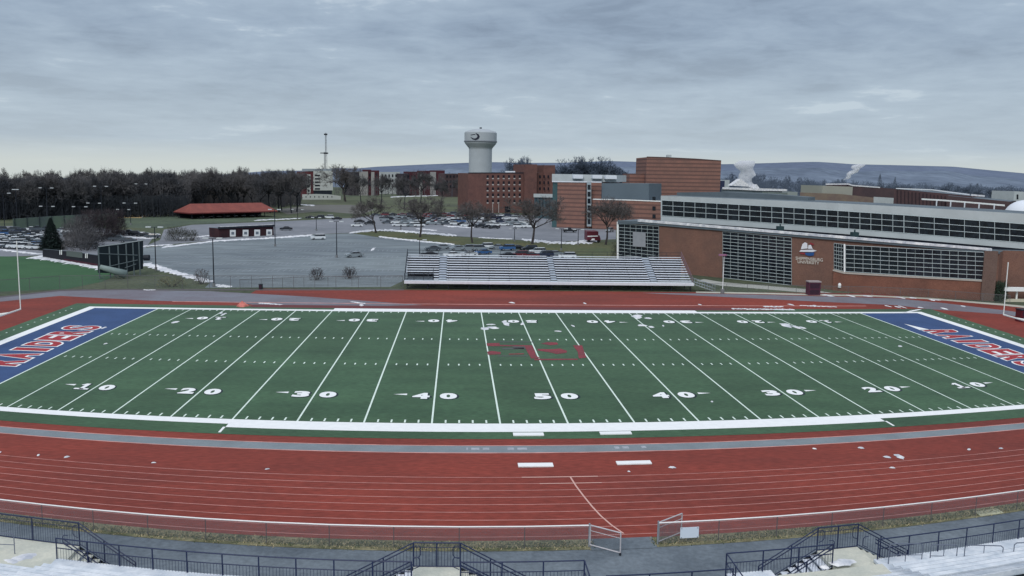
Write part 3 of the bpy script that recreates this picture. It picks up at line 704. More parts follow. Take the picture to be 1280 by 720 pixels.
def landing(xa, xb, label, left=True, right=True):
    c = (xa+xb)/2; yf = -25.28
    t = thing('stair_landing', w2((c, yf, 0)), label, 'stairs', 'stair landings in front of the stands')
    mb = MB(w2); mb.box(xa, xb, -28.1, yf, LZ-.14, LZ, 2); mb.build('platform', m_concrete, t)
    for x in (xa+.1, xb-.1):
        for y in (yf-.1, -26.9):
            mb = MB(w2); mb.tube((x, y, 0), (x, y, LZ-.14), .06, 6); mb.build('support_post', m_dsteel, t)
    fr = MB(w2); fr.tube((xa, yf, RZ), (xb, yf, RZ), .03, 6, seg=3); fr.tube((xa, yf, LZ+.02), (xb, yf, LZ+.02), .03, 6, seg=3)
    fr.tube((xa, yf, RZ-.2), (xb, yf, RZ-.2), .014, 5, seg=3)
    for i in range(3): x = xa+(xb-xa)*i/2; fr.tube((x, yf, LZ-.1), (x, yf, RZ), .032, 6)
    k = int((xb-xa)/.12)
    for i in range(1, k): x = xa+(xb-xa)*i/k; fr.tube((x, yf, LZ), (x, yf, RZ-.2), .008, 4, cap=False)
    fr.build('front_railing', m_navy, t)
    for sgn, xe, on in ((-1, xa, left), (1, xb, right)):
        if not on: continue
        run_, n = 2.6, 8
        mb = MB(w2)
        for i in range(n):
            z = LZ-(i+1)*LZ/(n+1); x0 = xe+sgn*i*run_/n; x1 = xe+sgn*(i+1)*run_/n
            mb.box(min(x0, x1), max(x0, x1), -26.95, yf-.03, z-.05, z)
        mb.build('stair_treads', m_concrete if sgn > 0 else m_alum, t)
        for y in (-26.98, yf-.01):
            mb = MB(w2)
            mb.add([(xe, y, LZ), (xe+sgn*run_, y, .05), (xe+sgn*run_, y, -.0), (xe+sgn*(run_-.4), y, 0), (xe, y, LZ-.32)], [(0, 1, 2, 3, 4)]); mb.build('stringer', m_dsteel, t)
        for y in (-27.0, yf):
            mb = MB(w2)
            for dz in (0, -.16): mb.tube((xe, y, RZ+dz), (xe+sgn*run_, y, 1.0+dz), .026, 6, seg=3)
            mb.tube((xe, y, LZ+.1), (xe+sgn*run_, y, .12), .02, 6, seg=3)
            for q in (.45, 1.0): xx = xe+sgn*run_*q; mb.tube((xx, y, LZ-(LZ)*q), (xx, y, RZ+(1.0-RZ)*q), .03, 6)
            for i in range(1, 20):
                q = i/20; xx = xe+sgn*run_*q; mb.tube((xx, y, .1+LZ*(1-q)), (xx, y, RZ-.16+(1.0-RZ)*q), .007, 4, cap=False)
            mb.build('stair_railing', m_navy, t)
        # rounded handrail return
        mb = MB(w2); xi = xe-sgn*.28
        mb.path([(xe-sgn*.04, yf-.05, RZ-.12), (xi+sgn*.06, yf-.05, RZ-.12), (xi, yf-.05, RZ-.2), (xi, yf-.05, RZ-.5), (xi+sgn*.07, yf-.05, RZ-.6), (xe-sgn*.04, yf-.05, RZ-.66)], .018, 5)
        mb.build('handrail_return', m_navy, t); mb = MB(w2)
        mb.path([(xe-sgn*.04, -26.4, RZ-.12), (xi+sgn*.06, -26.4, RZ-.12), (xi, -26.4, RZ-.2), (xi, -26.4, RZ-.5), (xe-sgn*.04, -26.4, RZ-.62)], .018, 5)
        mb.build('handrail_return', m_navy, t)
    return t
landing(-27.9, -23.2, 'long cream stair landing with one navy-railed flight, the one beside the snow heap', left=False)
landing(-9.15, -7.35, 'small navy-railed stair landing between two pale flights, nearest the outward-swung gate leaf')
landing(7.3, 9.22, 'navy-railed stair landing in front of the cream concrete platform')
mb = MB(w2); mb.box(4.7, 9.3, -31.5, -27.6, DZ-.2, DZ+.05, 3)
o = mb.build('concrete_platform', m_concrete, origin=w2((7, -29, 0))); tag(o, 'cream concrete platform behind the railed stair landing', 'platform')
def aisle_rail(pts, label):
    t = thing('aisle_handrail', w2((pts[0][0], pts[0][1], 1.6)), label, 'handrail', 'thin handrails in the stand aisles')
    a, b = Vector(pts[0]), Vector(pts[1]); h = .9
    mb = MB(w2); mb.path([a, a+Vector((0, 0, h-.08)), a+(b-a)*.06+Vector((0, 0, h)), b-(b-a)*.06+Vector((0, 0, h)), b+Vector((0, 0, h-.08)), b], .022, 6); mb.build('hoop', mat('handrail_grey', S(98, 106, 122), .5), t)
    mb = MB(w2); m_ = (a+b)/2; mb.tube(m_, m_+Vector((0, 0, h)), .018, 6); mb.build('middle_post', MATS['handrail_grey'], t)
    mb = MB(w2); mb.tube(a+Vector((0, 0, h*.45)), b+Vector((0, 0, h*.45)), .016, 6); mb.build('lower_bar', MATS['handrail_grey'], t)
aisle_rail(((9.6, -27.6, 1.62), (11.0, -28.0, 1.62)), 'thin hooped handrail on the pale deck, first from the cream platform')
aisle_rail(((11.3, -28.2, 1.62), (12.4, -28.6, 1.62)), 'thin hooped handrail on the pale deck, second from the cream platform')
aisle_rail(((12.7, -28.75, 1.65), (14.3, -29.4, 1.65)), 'thin hooped handrail on the pale deck, third from the cream platform')
aisle_rail(((14.75, -29.6, 1.8), (16.4, -30.3, 1.9)), 'thin hooped handrail on the pale deck, farthest from the cream platform')
aisle_rail(((-27.6, -27.2, 1.47), (-25.7, -26.8, 1.47)), 'thin hooped handrail on the cream landing beside the snow heap')

# ------------------------------------------------------------------ goal posts
def goal(sx, label):
    X = sx*54.35; yc = 24.1; base = wz((X+sx*2.2, yc, 0)); t = thing('goal_post', base, label, 'goal post', 'football goal posts')
    m_ = mat('goal_white', S(232, 234, 230), .4)
    mb = MB(wz); mb.path([(X+sx*2.2, yc, 0), (X+sx*2.2, yc, 1.7), (X+sx*2.05, yc, 2.3), (X+sx*1.5, yc, 2.85), (X, yc, 3.05)], .1, 10); mb.build('gooseneck', m_, t)
    mb = MB(wz); mb.tube((X, yc-2.82, 3.05), (X, yc+2.82, 3.05), .085, 8); mb.build('crossbar', m_, t)
    for s in (-1, 1):
        mb = MB(wz); mb.tube((X, yc+s*2.82, 3.0), (X, yc+s*2.82, 10.1 if sx < 0 else 8.9), .065, 8); mb.build('upright', m_, t)
    mb = MB(wz); mb.tube((X+sx*2.2, yc, .1), (X+sx*2.2, yc, 1.6), .24, 10); mb.build('base_pad', mat('pad_red', S(120, 34, 44), .6), t)
goal(-1, 'white goal post beside the blue end zone and the green practice field')
goal(1, 'white goal post beside the blue end zone and the brick gymnasium')

# ------------------------------------------------------------------ visitor bleachers
BZ0, BZ1, BY0, BY1, BX0, BX1 = 1.0, 4.35, 70.3, 78.8, -15.3, 28.0
t = thing('bleachers', wz((6, 70, 0)), 'long low silver aluminium bleachers across the far side of the track', 'bleachers')
NR = 11
aisles = [(-10.3, -9.1), (6.3, 7.3), (21.4, 22.6)]
def spans(x0, x1):
    xs = [x0]
    for a, b in aisles:
        if a > x0 and b < x1: xs += [a, b]
    xs.append(x1); return list(zip(xs[::2], xs[1::2]))
for k in range(NR):
    y = BY0+.9+(BY1-BY0-.9)*k/NR; z = BZ0+(BZ1-BZ0)*(k+.6)/NR; dy = (BY1-BY0-.9)/NR
    for a, b in spans(-11.0 if k < 3 else BX0+.1, BX1-.1):
        mb = MB(wz); mb.box(a, b, y+.26, y+.64, z+.24, z+.31, max(1, int((b-a)/3))); mb.build('seat_plank', m_alum, t)
mb = MB(wz)
for k in range(NR):
    y = BY0+.9+(BY1-BY0-.9)*k/NR; z = BZ0+(BZ1-BZ0)*(k+.6)/NR; dy = (BY1-BY0-.9)/NR
    mb.box(-11.0 if k < 3 else BX0, BX1, y, y+dy*.93, z-.04, z, 12)
mb.build('footboards', mat('footboard_grey', S(196, 206, 218), .6, var=.12, scale=.6), t)
for a, b in aisles:
    mb = MB(wz)
    for k in range(NR):
        y = BY0+.9+(BY1-BY0-.9)*k/NR; z = BZ0+(BZ1-BZ0)*(k+.6)/NR; mb.box(a+.05, b-.05, y+.3, y+.62, z+.002, z+.15)
    mb.build('aisle_steps', mat('step_grey', S(170, 180, 192), .6, var=.2, scale=2), t)
mb = MB(wz); mb.box(BX0, BX1, BY0, BY0+.95, BZ0-.1, BZ0+.32, 14); mb.build('front_walkway', m_alum, t)
for i in range(15):
    x = BX0+.4+(BX1-BX0-.8)*i/14
    mb = MB(wz); mb.tube((x, BY0+.4, 0), (x, BY0+.4, BZ0), .07, 6); mb.tube((x, BY0+4, 0), (x, BY0+4, 2.3), .07, 6); mb.tube((x, BY1-.3, 0), (x, BY1-.3, BZ1), .07, 6)
    mb.tube((x, BY0+.4, .9), (x, BY1-.3, BZ1-.1), .06, 6); mb.tube((x, BY0+.5, .1), (x, BY0+4, 2.2), .04, 5); mb.build('support_leg', m_dsteel, t)
mb = MB(wz); mb.box(BX0, BX1, BY1-.2, BY1-.1, .6, BZ1-.2, 12); mb.build('back_skirt', m_dsteel, t)
mb = MB(wz)
for z in (.25, .62): mb.tube((BX0+.4, BY0+.4, z), (BX1-.4, BY0+.4, z), .035, 5, seg=12)
mb.build('cross_bracing', m_dsteel, t)
for x, nm_m in ((BX0, m_dsteel), (BX1, mat('end_rail_mauve', S(112, 92, 104), .6))):
    mb = MB(wz)
    for q in (.55, 1.05): mb.tube((x, BY0+.9, BZ0+q), (x, BY1, BZ1+q), .04, 6, seg=4)
    for i in range(6): s_ = i/5; y = BY0+.9+(BY1-BY0-.9)*s_; z = BZ0+(BZ1-BZ0)*s_; mb.tube((x, y, z-.2), (x, y, z+1.1), .04, 6)
    mb.build('end_railing', nm_m, t)
mb = MB(wz); fence_panelmesh(mb, [(BX1+.02, BY0+.9), (BX1+.02, BY0+1.0)], 1, 1.01)
mb = MB(wz)
for q in (0, .5): mb.tube((BX0, BY1, BZ1+.45+q*.9), (BX1, BY1, BZ1+.45+q*.9), .03, 5, seg=12)
for i in range(19): x = BX0+(BX1-BX0)*i/18; mb.tube((x, BY1, BZ1-.2), (x, BY1, BZ1+.9), .028, 5)
mb.build('back_railing', m_dsteel, t)
# railed spectator box at one end
mb = MB(wz); mb.box(BX0+.05, -11.1, BY0+.98, BY0+3.3, BZ0+.28, BZ0+.34, 3); mb.build('box_floor', mat('box_grey', S(120, 130, 140), .7), t)
mb = MB(wz)
for z in (.55, .95, 1.35): mb.tube((BX0, BY0+.92, BZ0+z), (-11.1, BY0+.92, BZ0+z), .03, 5, seg=3)
for i in range(4): x = BX0+(BX0*-1-11.1)*i/3; mb.tube((x, BY0+.92, BZ0+.2), (x, BY0+.92, BZ0+1.35), .04, 5)
mb.tube((-11.1, BY0+.92, BZ0+1.35), (-11.1, BY0+3.3, BZ0+1.9), .03, 5); mb.tube((-11.1, BY0+3.3, BZ0+.3), (-11.1, BY0+3.3, BZ0+1.9), .04, 5)
mb.build('box_railing', m_dsteel, t)
mb = MB(wz); mb.quad((BX0, BY0+.925, BZ0+.32), (-11.1, BY0+.925, BZ0+.32), (-11.1, BY0+.925, BZ0+.95), (BX0, BY0+.925, BZ0+.95)); mb.build('box_mesh', chain_mat('box_wire', S(110, 122, 130), .1, .3), t, uvs=lambda p: (p.x, p.z))
# ramp at the far end
mb = MB(wz); mb.add([(BX1+.05, BY0, BZ0+.1), (BX1+.05, BY0+1.5, BZ0+.1), (BX1+3.4, BY0+1.5, .04), (BX1+3.4, BY0, .04)], [(3, 2, 1, 0)]); mb.build('ramp', m_alum, t)
mb = MB(wz)
for y in (BY0, BY0+1.5):
    for q in (.5, 1.0): mb.tube((BX1+.05, y, BZ0+q), (BX1+3.4, y, q), .035, 5)
    for i in range(5): x = BX1+.05+3.3*i/4; z = BZ0*(1-i/4); mb.tube((x, y, z), (x, y, z+1.0), .035, 5)
mb.build('ramp_railing', m_galv, t)

# far chain link fences
def far_fence(px, h, label, z0=0.0, every=1, group='far track fences'):
    pts = []
    for (a, b), (c, d) in zip(px, px[1:]):
        n = max(1, int(abs(c-a)/26))
        for i in range(n): q = i/n; g = gp(a+(c-a)*q, b+(d-b)*q, z0); pts.append((g.x, g.y))
    g = gp(*px[-1], z0); pts.append((g.x, g.y))
    return chain_fence('chain_link_fence', pts, h, label, group, warp=None, z0=z0, pr=.03, postm=m_fpost, railm=m_fpost, mat_=chain_mat('far_wire', S(110, 118, 120), .09, .07))
far_fence([(-60, 371), (0, 368), (75, 362), (160, 361), (262, 361.4), (420, 361.4), (504, 361.4)], 2.0, 'tall thin chain link fence between the far track bend and the parking lot')
far_fence([(882, 364.8), (960, 366.2), (1030, 368), (1090, 369), (1160, 372.4), (1262, 380.6)], 1.3, 'low chain link fence in front of the brick gymnasium')
far_fence([(300, 362), (380, 358.5), (440, 357.6), (503, 356.5)], 1.5, 'grey chain link fence with brush along the lot behind the track', group='far track fences')

# ------------------------------------------------------------------ generic buildings placed by image pixels
class Bld:
    def __init__(s, name, label, cat='building', cols=(), base=(), z0=LOW, group=None, back=0.0):
        s.cols, s.base, s.z0, s.back = list(cols), list(base), z0, back
        g = gp(sum(cols)/len(cols), sum(base)/len(base), z0)
        s.t = thing(name, g, label, cat, group)
    def bv(s, u):
        c, b = s.cols, s.base
        if u <= c[0]:
            k = (b[1]-b[0])/(c[1]-c[0]); return b[0]+k*(u-c[0])
        for i in range(len(c)-1):
            if u <= c[i+1]: return b[i]+(b[i+1]-b[i])*(u-c[i])/(c[i+1]-c[i])
        k = (b[-1]-b[-2])/(c[-1]-c[-2]); return b[-1]+k*(u-c[-1])
    def p(s, u, v, back=0.0):
        d = ray(u, v); az = math.atan2(d.x, d.y); q = u
        for _ in range(12):
            g = gp(q, s.bv(q), s.z0); a = math.atan2(g.x-CX, g.y-CY); q += (az-a)*FPX
        g = gp(q, s.bv(q), s.z0); h = math.hypot(g.x-CX, g.y-CY)+s.back+back
        return EYE+d*(h/math.hypot(d.x, d.y))
    def dense(s, cols, tops, bots=None):
        C2, T2, B2 = [], [], []
        for i in range(len(cols)-1):
            n = max(1, int((cols[i+1]-cols[i])/11)) if len(s.cols) > 3 else 1
            for k in range(n):
                q = k/n; C2.append(cols[i]+(cols[i+1]-cols[i])*q); T2.append(tops[i]+(tops[i+1]-tops[i])*q)
                if bots: B2.append(bots[i]+(bots[i+1]-bots[i])*q)
        C2.append(cols[-1]); T2.append(tops[-1])
        if bots: B2.append(bots[-1])
        return C2, T2, (B2 if bots else None)
    def mass(s, name, m, cols, tops, bots=None, depth=15, back=0.0, mroof=None, parent=None):
        """box with a broken front: cols, top rows, bottom rows (None = ground)"""
        cols, tops, bots = s.dense(cols, tops, bots)
        mb = MB(); n = len(cols); F, B = [], []
        for i, u in enumerate(cols):
            a = s.p(u, tops[i], back)
            if bots is None: b = Vector((a.x, a.y, s.z0-.3))
            else: b = s.p(u, bots[i], back)
            F.append((a, b))
        mid = (F[0][0]+F[-1][0])/2; d = F[-1][0]-F[0][0]; nn = Vector((-d.y, d.x, 0)).normalized()
        if nn.dot(Vector((mid.x-CX, mid.y-CY, 0))) < 0: nn = -nn
        D = nn*depth
        zt = sum(a.z for a, b in F)/n
        for i in range(n-1):
            (a, b), (c, e_) = F[i], F[i+1]
            mb.quad(b, e_, c, a); mb.cur = 1; mb.quad(a, c, c+D, a+D); mb.cur = 0; mb.quad(e_+D, b+D, a+D, c+D)
        for i, fl in ((0, 1), (n-1, 0)):
            a, b = F[i]; mb.quad(*( (b+D, b, a, a+D) if fl else (b, b+D, a+D, a)))
        o = mb.build(name, [m, mroof or m_roofgrey], s.t)
        return o
    def quad(s, name, m, u0, u1, t0, t1, b0, b1, off=.08, back=0.0, parent=None, build=True):
        mb = MB(); mb.quad(s.p(u0, b0, back-off), s.p(u1, b1, back-off), s.p(u1, t1, back-off), s.p(u0, t0, back-off))
        return mb.build(name, m, s.t)
    def band(s, name, m, cols, tops, bots, off=.1, back=0.0, thick=.25):
        mb = MB(); cols, tops, bots = s.dense(cols, tops, bots)
        for i in range(len(cols)-1):
            q = [s.p(cols[i], bots[i], back-off), s.p(cols[i+1], bots[i+1], back-off), s.p(cols[i+1], tops[i+1], back-off), s.p(cols[i], tops[i], back-off)]
            mb.quad(*q); d = (q[1]-q[0]); nn = Vector((-d.y, d.x, 0)).normalized()*(off+.1)
            if nn.dot(Vector((q[0].x-CX, q[0].y-CY, 0))) < 0: nn = -nn
            mb.quad(q[3], q[2], q[2]+nn, q[3]+nn); mb.quad(q[0]+nn, q[1]+nn, q[1], q[0])
        return mb.build(name, m, s.t)
    def window(s, u0, u1, t0, t1, b0, b1, nx, ny, off=.12, back=0.0, wv=.18, wh=.14, mg=None, mf=None, name='window', blinds=0, seed=1):
        """mullioned window: frame bars in front of a pane"""
        mb = MB(); cen = None
        def P_(i, j, o): # i across 0..1, j down 0..1
            u = u0+(u1-u0)*i; t = t0+(t1-t0)*i; b = b0+(b1-b0)*i
            return s.p(u, t+(b-t)*j, back-o)
        for i in range(nx+1):
            a, b = P_(i/nx, 0, off), P_(i/nx, 1, off); mb.tube(a, b, wv*.36, 4, cap=False)
        for j in range(ny+1):
            for k in range(nx):
                n_ = nx
                a, b = P_(k/n_, j/ny, off), P_((k+1)/n_, j/ny, off); mb.tube(a, b, wh/2, 4, cap=False)
        f = mb.build(name, mf or m_frame, s.t)
        mb = MB(); n_ = nx
        for k in range(n_): mb.quad(P_(k/n_, 1, off-.07), P_((k+1)/n_, 1, off-.07), P_((k+1)/n_, 0, off-.07), P_(k/n_, 0, off-.07))
        pn = mb.build('pane', mg or m_glass, s.t); pn.parent = f
        return f

# ---- gymnasium
GC_ = [760, 772, 865, 989, 1041, 1130, 1235, 1290, 1400]; GB_ = [333, 334, 343.5, 356.5, 362.5, 369.5, 375.5, 378, 383]
G = Bld('gymnasium', 'large brick gymnasium with long dark window bands beside the track', cols=GC_, base=GB_, z0=0.0)
def LT(u): return 275.2+(u-797)*(311.5-275.2)/(1235-797)     # ledge line
lc = [772, 800, 865, 925, 989, 1041, 1055, 1130, 1190, 1250]
G.mass('brick_wall', m_brick, lc, [LT(u)+2.5 for u in lc], depth=9)
G.mass('brick_wall', m_brick, [1250, 1290, 1400], [313, 314, 322], depth=9, back=3)
uc = [826, 880, 940, 1000, 1060, 1130, 1200, 1280, 1400]
def UT(u): return 244.6+(u-826)*(267.2-244.6)/454 - 1.6*math.sin(min(1, max(0, (u-826)/454))*math.pi)
def WT(u): return 250+(u-827)*(279.6-250)/453 - 1.6*math.sin(min(1, max(0, (u-826)/454))*math.pi)
def WB(u): return 269.6+(u-827)*(303.6-269.6)/453 - 1.2*math.sin(min(1, max(0, (u-826)/454))*math.pi)
def UB(u): return 276+(u-826)*(311.2-276)/454 - 1.2*math.sin(min(1, max(0, (u-826)/454))*math.pi)
G.mass('upper_storey', m_fascia, uc, [UT(u) for u in uc], [UB(u)+4 for u in uc], depth=13, back=5)
G.mass('roof_step', m_roofgrey, [846, 900, 960, 1010], [240.5, 239.8, 242.5, 246.5], [246, 248, 252, 256], depth=3, back=12)
G.band('lower_fascia', m_fascia, uc, [WB(u)+.7 for u in uc], [UB(u) for u in uc], back=5, off=.35)
G.band('painted_recess_shade', mat('recess_shade_dark', S(28, 34, 46), .9), uc[:-1]+[1290], [UB(u)+.1 for u in uc[:-1]+[1290]], [UB(u)+3.2 for u in uc[:-1]+[1290]], back=5, off=.2)  # dark band painted in for the shade of the recess over the ledge
for i in range(3):
    a = 827.5+i*151.3; b = a+151
    G.window(a, b, WT(a)+.4, WT(b)+.4, WB(a), WB(b), 11 if i < 2 else 8, 3, back=5, off=.25, wv=.13, wh=.10)
G.window(1281.5, 1400, WT(1281), WT(1400), WB(1281), WB(1400), 8, 3, back=5, off=.25, wv=.13, wh=.10)
lr = [797, 865, 925, 989, 1041, 1055, 1130, 1190, 1240]
G.band('snowy_ledge', m_snow, lr, [LT(u)-1.2 for u in lr], [LT(u)+1.8 for u in lr], off=.5)
G.band('gutter', m_roofgrey, lc, [LT(u)+2.0 for u in lc], [LT(u)+4.6 for u in lc], off=.35)
G.quad('ledge_roof', m_roofgrey, 772, 826, 277, 275, 280.5, 279.5, off=.3)
G.window(773.5, 823.5, 280, 283, 331, 338, 7, 12, wv=.08, wh=.09)
G.quad('corner_trim', m_white, 771, 773.2, 277, 277, 333, 333, off=.3)
G.quad('notice_panel', mat('notice_grey', S(150, 154, 160), .7, var=.1, scale=1), 791, 807, 289.5, 290.5, 308, 309, off=.35)
G.window(903.5, 989.5, 289.5, 297.5, 347.2, 356.6, 9, 14, wv=.08, wh=.09)
G.window(1042.5, 1054.5, 304, 305.5, 336, 339, 4, 7, wv=.07, wh=.08)
# bay with its long window
G.quad('bay_trim', m_white, 1054.8, 1056.6, 305, 305, 340, 340, off=.7)
G.window(1057, 1144, 306.5, 311.2, 339.4, 344.8, 8, 6, off=.6, wv=.08, wh=.09)
G.window(1144, 1230, 311.2, 315.5, 344.8, 349.8, 8, 6, off=.6, wv=.08, wh=.09)
G.band('stone_sill', mat('sill_pale', S(176, 170, 162), .8, var=.06, scale=1), [1041, 1055, 1130, 1231], [337, 340.2, 344.6, 350.4], [338.6, 342.2, 346.6, 352.2], off=.75)
G.mass('bay_wall', brick_mat('bay_brick', S(132, 92, 78), S(112, 80, 70), None), [1042, 1056, 1130, 1231], [338, 341.6, 346, 351.8], depth=.8, back=-.6)
G.mass('brick_pier', brick_mat('pier_brick', S(116, 98, 90), S(104, 86, 80), None), [1231, 1248], [313.5, 314], depth=1.2, back=-.9)
for u in (975, 1068): 
    mb = MB(); p = G.p(u, LT(u)-2, 1.5); mb.obox(p+Vector((0, 0, .2)), (.5, 0, 0), (0, .5, 0), (0, 0, .5)); mb.tube(p, p+Vector((0, 0, 1.1)), .12, 6)
    mb.build('roof_vent', mat('vent_teal', S(44, 66, 70), .7), G.t)
mb = MB(); p = G.p(1049.5, 357, -.7); mb.lathe(p, [(0, -.35), (.25, -.3), (.25, .2), (.12, .4), (0, .42)], 10); mb.build('wall_lamp', m_white, G.t)
# the sail emblem and the lettering on the brick
E_ = MB()
def qpx(mb, b, pts, off): mb.poly([b.p(u, v, -off) for u, v in pts])
for pts in ([(1001, 311.5), (1003, 305), (1006, 302.8), (1009, 304), (1009.5, 310.5)], [(1010, 311), (1010.5, 306.5), (1013.5, 306), (1016, 311)], [(999, 314.6), (1001, 312.4), (1016, 312), (1021, 313.4), (1016, 315)]):
    qpx(E_, G, pts, .2)
E_.build('sail_emblem', mat('emblem_white', S(224, 226, 232), .5), G.t)
E_ = MB(); qpx(E_, G, [(1006, 316), (1018, 315.4), (1017, 319.5), (1011, 320), (1007, 318.5)], .2); E_.build('emblem_hull', mat('emblem_blue', S(44, 84, 140), .5), G.t)
E_ = MB(); qpx(E_, G, [(1013, 303), (1018, 305.4), (1016.5, 306.4), (1012, 305)], .2); qpx(E_, G, [(999, 315.6), (1006, 316), (1007, 318), (1001, 317.4)], .2); E_.build('emblem_flag', mat('emblem_red', S(150, 54, 62), .5), G.t)
def sign_text(b, txt, u0, u1, v0, v1, slope, off, m_, name):
    vs, fs = glyph(txt, .015); xs = [v.x for v in vs]; ys = [v.y for v in vs]; a, c, d, e_ = min(xs), max(xs), min(ys), max(ys)
    mb = MB(); mb.add([b.p(u0+(v.x-a)/(c-a)*(u1-u0), v1-(v.y-d)/(e_-d)*(v1-v0)+slope*((v.x-a)/(c-a)), -off) for v in vs], fs); mb.build(name, m_, b.t)
m_let = mat('letter_pale', S(206, 200, 190), .5)
sign_text(G, 'SHIPPENSBURG', 994.5, 1028.5, 320.6, 324.6, 2.4, .2, m_let, 'upper_lettering')
sign_text(G, 'UNIVERSITY', 997, 1024, 325.2, 329.0, 1.9, .2, m_let, 'lower_lettering')

# things near the gymnasium
def boxthing(name, label, cat, u, bv, wpx, vtop, m_, z0=0.0, depth=1.2, lid=None, group=None):
    g = gp(u, bv, z0); k = (g-EYE).dot(FW)/FPX; w_ = wpx*k/2; h = sp(u, vtop, bv, z0).z-z0
    t = thing(name, g, label, cat, group); mb = MB(); mb.box(g.x-w_, g.x+w_, g.y-depth/2, g.y+depth/2, z0, z0+h*.92); mb.build('body', m_, t)
    mb = MB(); mb.box(g.x-w_*1.06, g.x+w_*1.06, g.y-depth/2-.06, g.y+depth/2+.06, z0+h*.92, z0+h); mb.build('roof_cap', lid or m_, t)
    mb = MB(); mb.box(g.x-w_*.8, g.x+w_*.8, g.y-depth/2-.03, g.y-depth/2-.005, z0+h*.5, z0+h*.84); mb.box(g.x-w_*.8, g.x+w_*.8, g.y-depth/2-.03, g.y-depth/2-.005, z0+h*.1, z0+h*.4); mb.build('side_panel', mat(name+'_panel', S(58, 36, 52), .7, var=.2, scale=2), t)
    return t
boxthing('ticket_booth', 'small dark maroon booth at the kerb in front of the gymnasium', 'booth', 1016, 368.6, 15, 351, mat('booth_maroon', S(84, 44, 62), .7, var=.15, scale=2), lid=mat('cap_pale', S(160, 150, 150), .7))
boxthing('equipment_crate', 'dark red padded crate beside the goal post at the gymnasium end', 'crate', 1279, 402, 14, 386, mat('crate_red', S(90, 28, 38), .7), lid=m_dsteel)
boxthing('litter_bin', 'small dark green litter bin at the far track fence', 'bin', 326, 361.5, 4, 355, mat('bin_green', S(36, 50, 48), .7), depth=.6, lid=m_dsteel)
boxthing('service_shed', 'small grey shed with white roof edge behind the goal post', 'shed', 1274, 372, 40, 344, mat('shed_grey', S(112, 120, 124), .8, var=.2, scale=.8), depth=3, lid=m_white)
g = gp(1270, 376.5, 0); k = (g-EYE).dot(FW)/FPX; t = thing('hurdle_rack', g, 'bulky white frame with a thick crossbeam behind the goal post upright', 'frame')
for u_ in (1256, 1270, 1286):
    a = gp(u_, 376.5, 0); mb = MB(); mb.box(a.x-.1, a.x+.1, a.y-.1, a.y+.1, 0, 15.5*k); mb.build('post', m_white, t)
a, b = gp(1252, 376.5, 0), gp(1292, 377, 0); mb = MB(); mb.obox((a+b)/2+Vector((0, -.15, 15.5*k)), (b-a)/2, (0, .35, 0), (0, 0, .28)); mb.build('crossbeam', m_white, t)
mb = MB(); mb.obox((a+b)/2+Vector((0, -.1, 1.2*k)), (b-a)/2, (0, .5, 0), (0, 0, .2)); mb.build('base_beam', mat('beam_cream', S(200, 196, 176), .8), t)
# pink heap
def heap(name, u, v, wpx, hpx, m_, label, cat):
    g = gp(u, v, 0); k = (g-EYE).dot(FW)/FPX; rr = random.Random(5); mb = MB(); n = 14; rings = 5
    vs = []
    for j in range(rings+1):
        f = j/rings
        for i in range(n): a = 2*math.pi*i/n; q = (1-f**1.6)*(1+.2*math.sin(3*a+f*4)); vs.append(g+Vector((math.cos(a)*q*wpx*k/2, math.sin(a)*q*wpx*k/2*.8, f*hpx*k*(1+.15*math.sin(5*a)))))
    mb.add(vs, [(j*n+i, j*n+(i+1) % n, (j+1)*n+(i+1) % n, (j+1)*n+i) for j in range(rings) for i in range(n)])
    o = mb.build(name, m_, origin=g, smooth=True); tag(o, label, cat)
heap('tarpaulin_heap', 303, 383.2, 15, 6.5, mat('tarp_pink', S(206, 122, 112), .7, var=.3, scale=2.5), 'crumpled pink-orange tarpaulin heap at the far edge of the turf', 'tarpaulin')

# ---- striped brick complex behind the lot
def B(*a, **k): return Bld(*a, **k)
b1 = B('lecture_hall', 'tall windowless brick hall with dark horizontal stripes, highest of the brick buildings', cols=[790, 905], base=[322, 322])
b1.back = 170
b1.mass('wall', m_brickstripe, [808.5, 830, 870, 901.5], [196.4, 197, 199, 201.2], depth=30, mroof=m_roofgrey)
b1.band('coping', mat('coping_dark', S(86, 66, 64), .8), [808.5, 830, 870, 901.5], [195.6, 196.2, 198.2, 200.4], [196.8, 197.4, 199.4, 201.6])
b1.mass('side_wing', m_brickstripe, [787, 808.6], [217, 217], depth=20, back=6)
mb = MB(); p = b1.p(836, 196, 5); mb.obox(p+Vector((0, 0, .4)), (1, 0, 0), (0, 1, 0), (0, 0, .5)); mb.build('roof_unit', m_fascia, b1.t)
b2 = B('classroom_building', 'low striped brick building with grey metal upper box, behind the leafless lot trees', cols=[690, 830], base=[284, 290])
b2.mass('wall', m_brickstripe, [697, 732], [227.5, 227.5], depth=30)
b2.mass('stair_glazing', mat('glazed_green', S(64, 92, 96), .4, var=.25, scale=.3), [691, 697], [226.5, 226.5], depth=20, back=.5)
b2.mass('wall', m_brickstripe, [741, 829], [249.5, 251.5], depth=30, back=1)
b2.mass('wall', m_brickstripe, [732, 752], [228, 228.5], depth=26, back=4)
b2.mass('metal_box', mat('zinc_grey', S(96, 110, 120), .6, var=.08, scale=.1), [752, 811], [229, 229.5], [250, 251], depth=20, back=4)
b2.band('coping', m_white, [741, 785, 829], [248.4, 249.4, 251.2], [249.6, 250.6, 252.4], off=.2, back=1)
b2.band('roof_edge', m_alum, [690, 752], [226.2, 226.9], [227.6, 228.3], off=.3)
b2.mass('penthouse', m_fascia, [690, 770], [217.4, 219], [227, 227.5], depth=15, back=10)
b2.band('stair_tower_trim', mat('tower_pale', S(158, 170, 176), .6), [733.6, 739], [227, 227], [283, 283], off=.5)
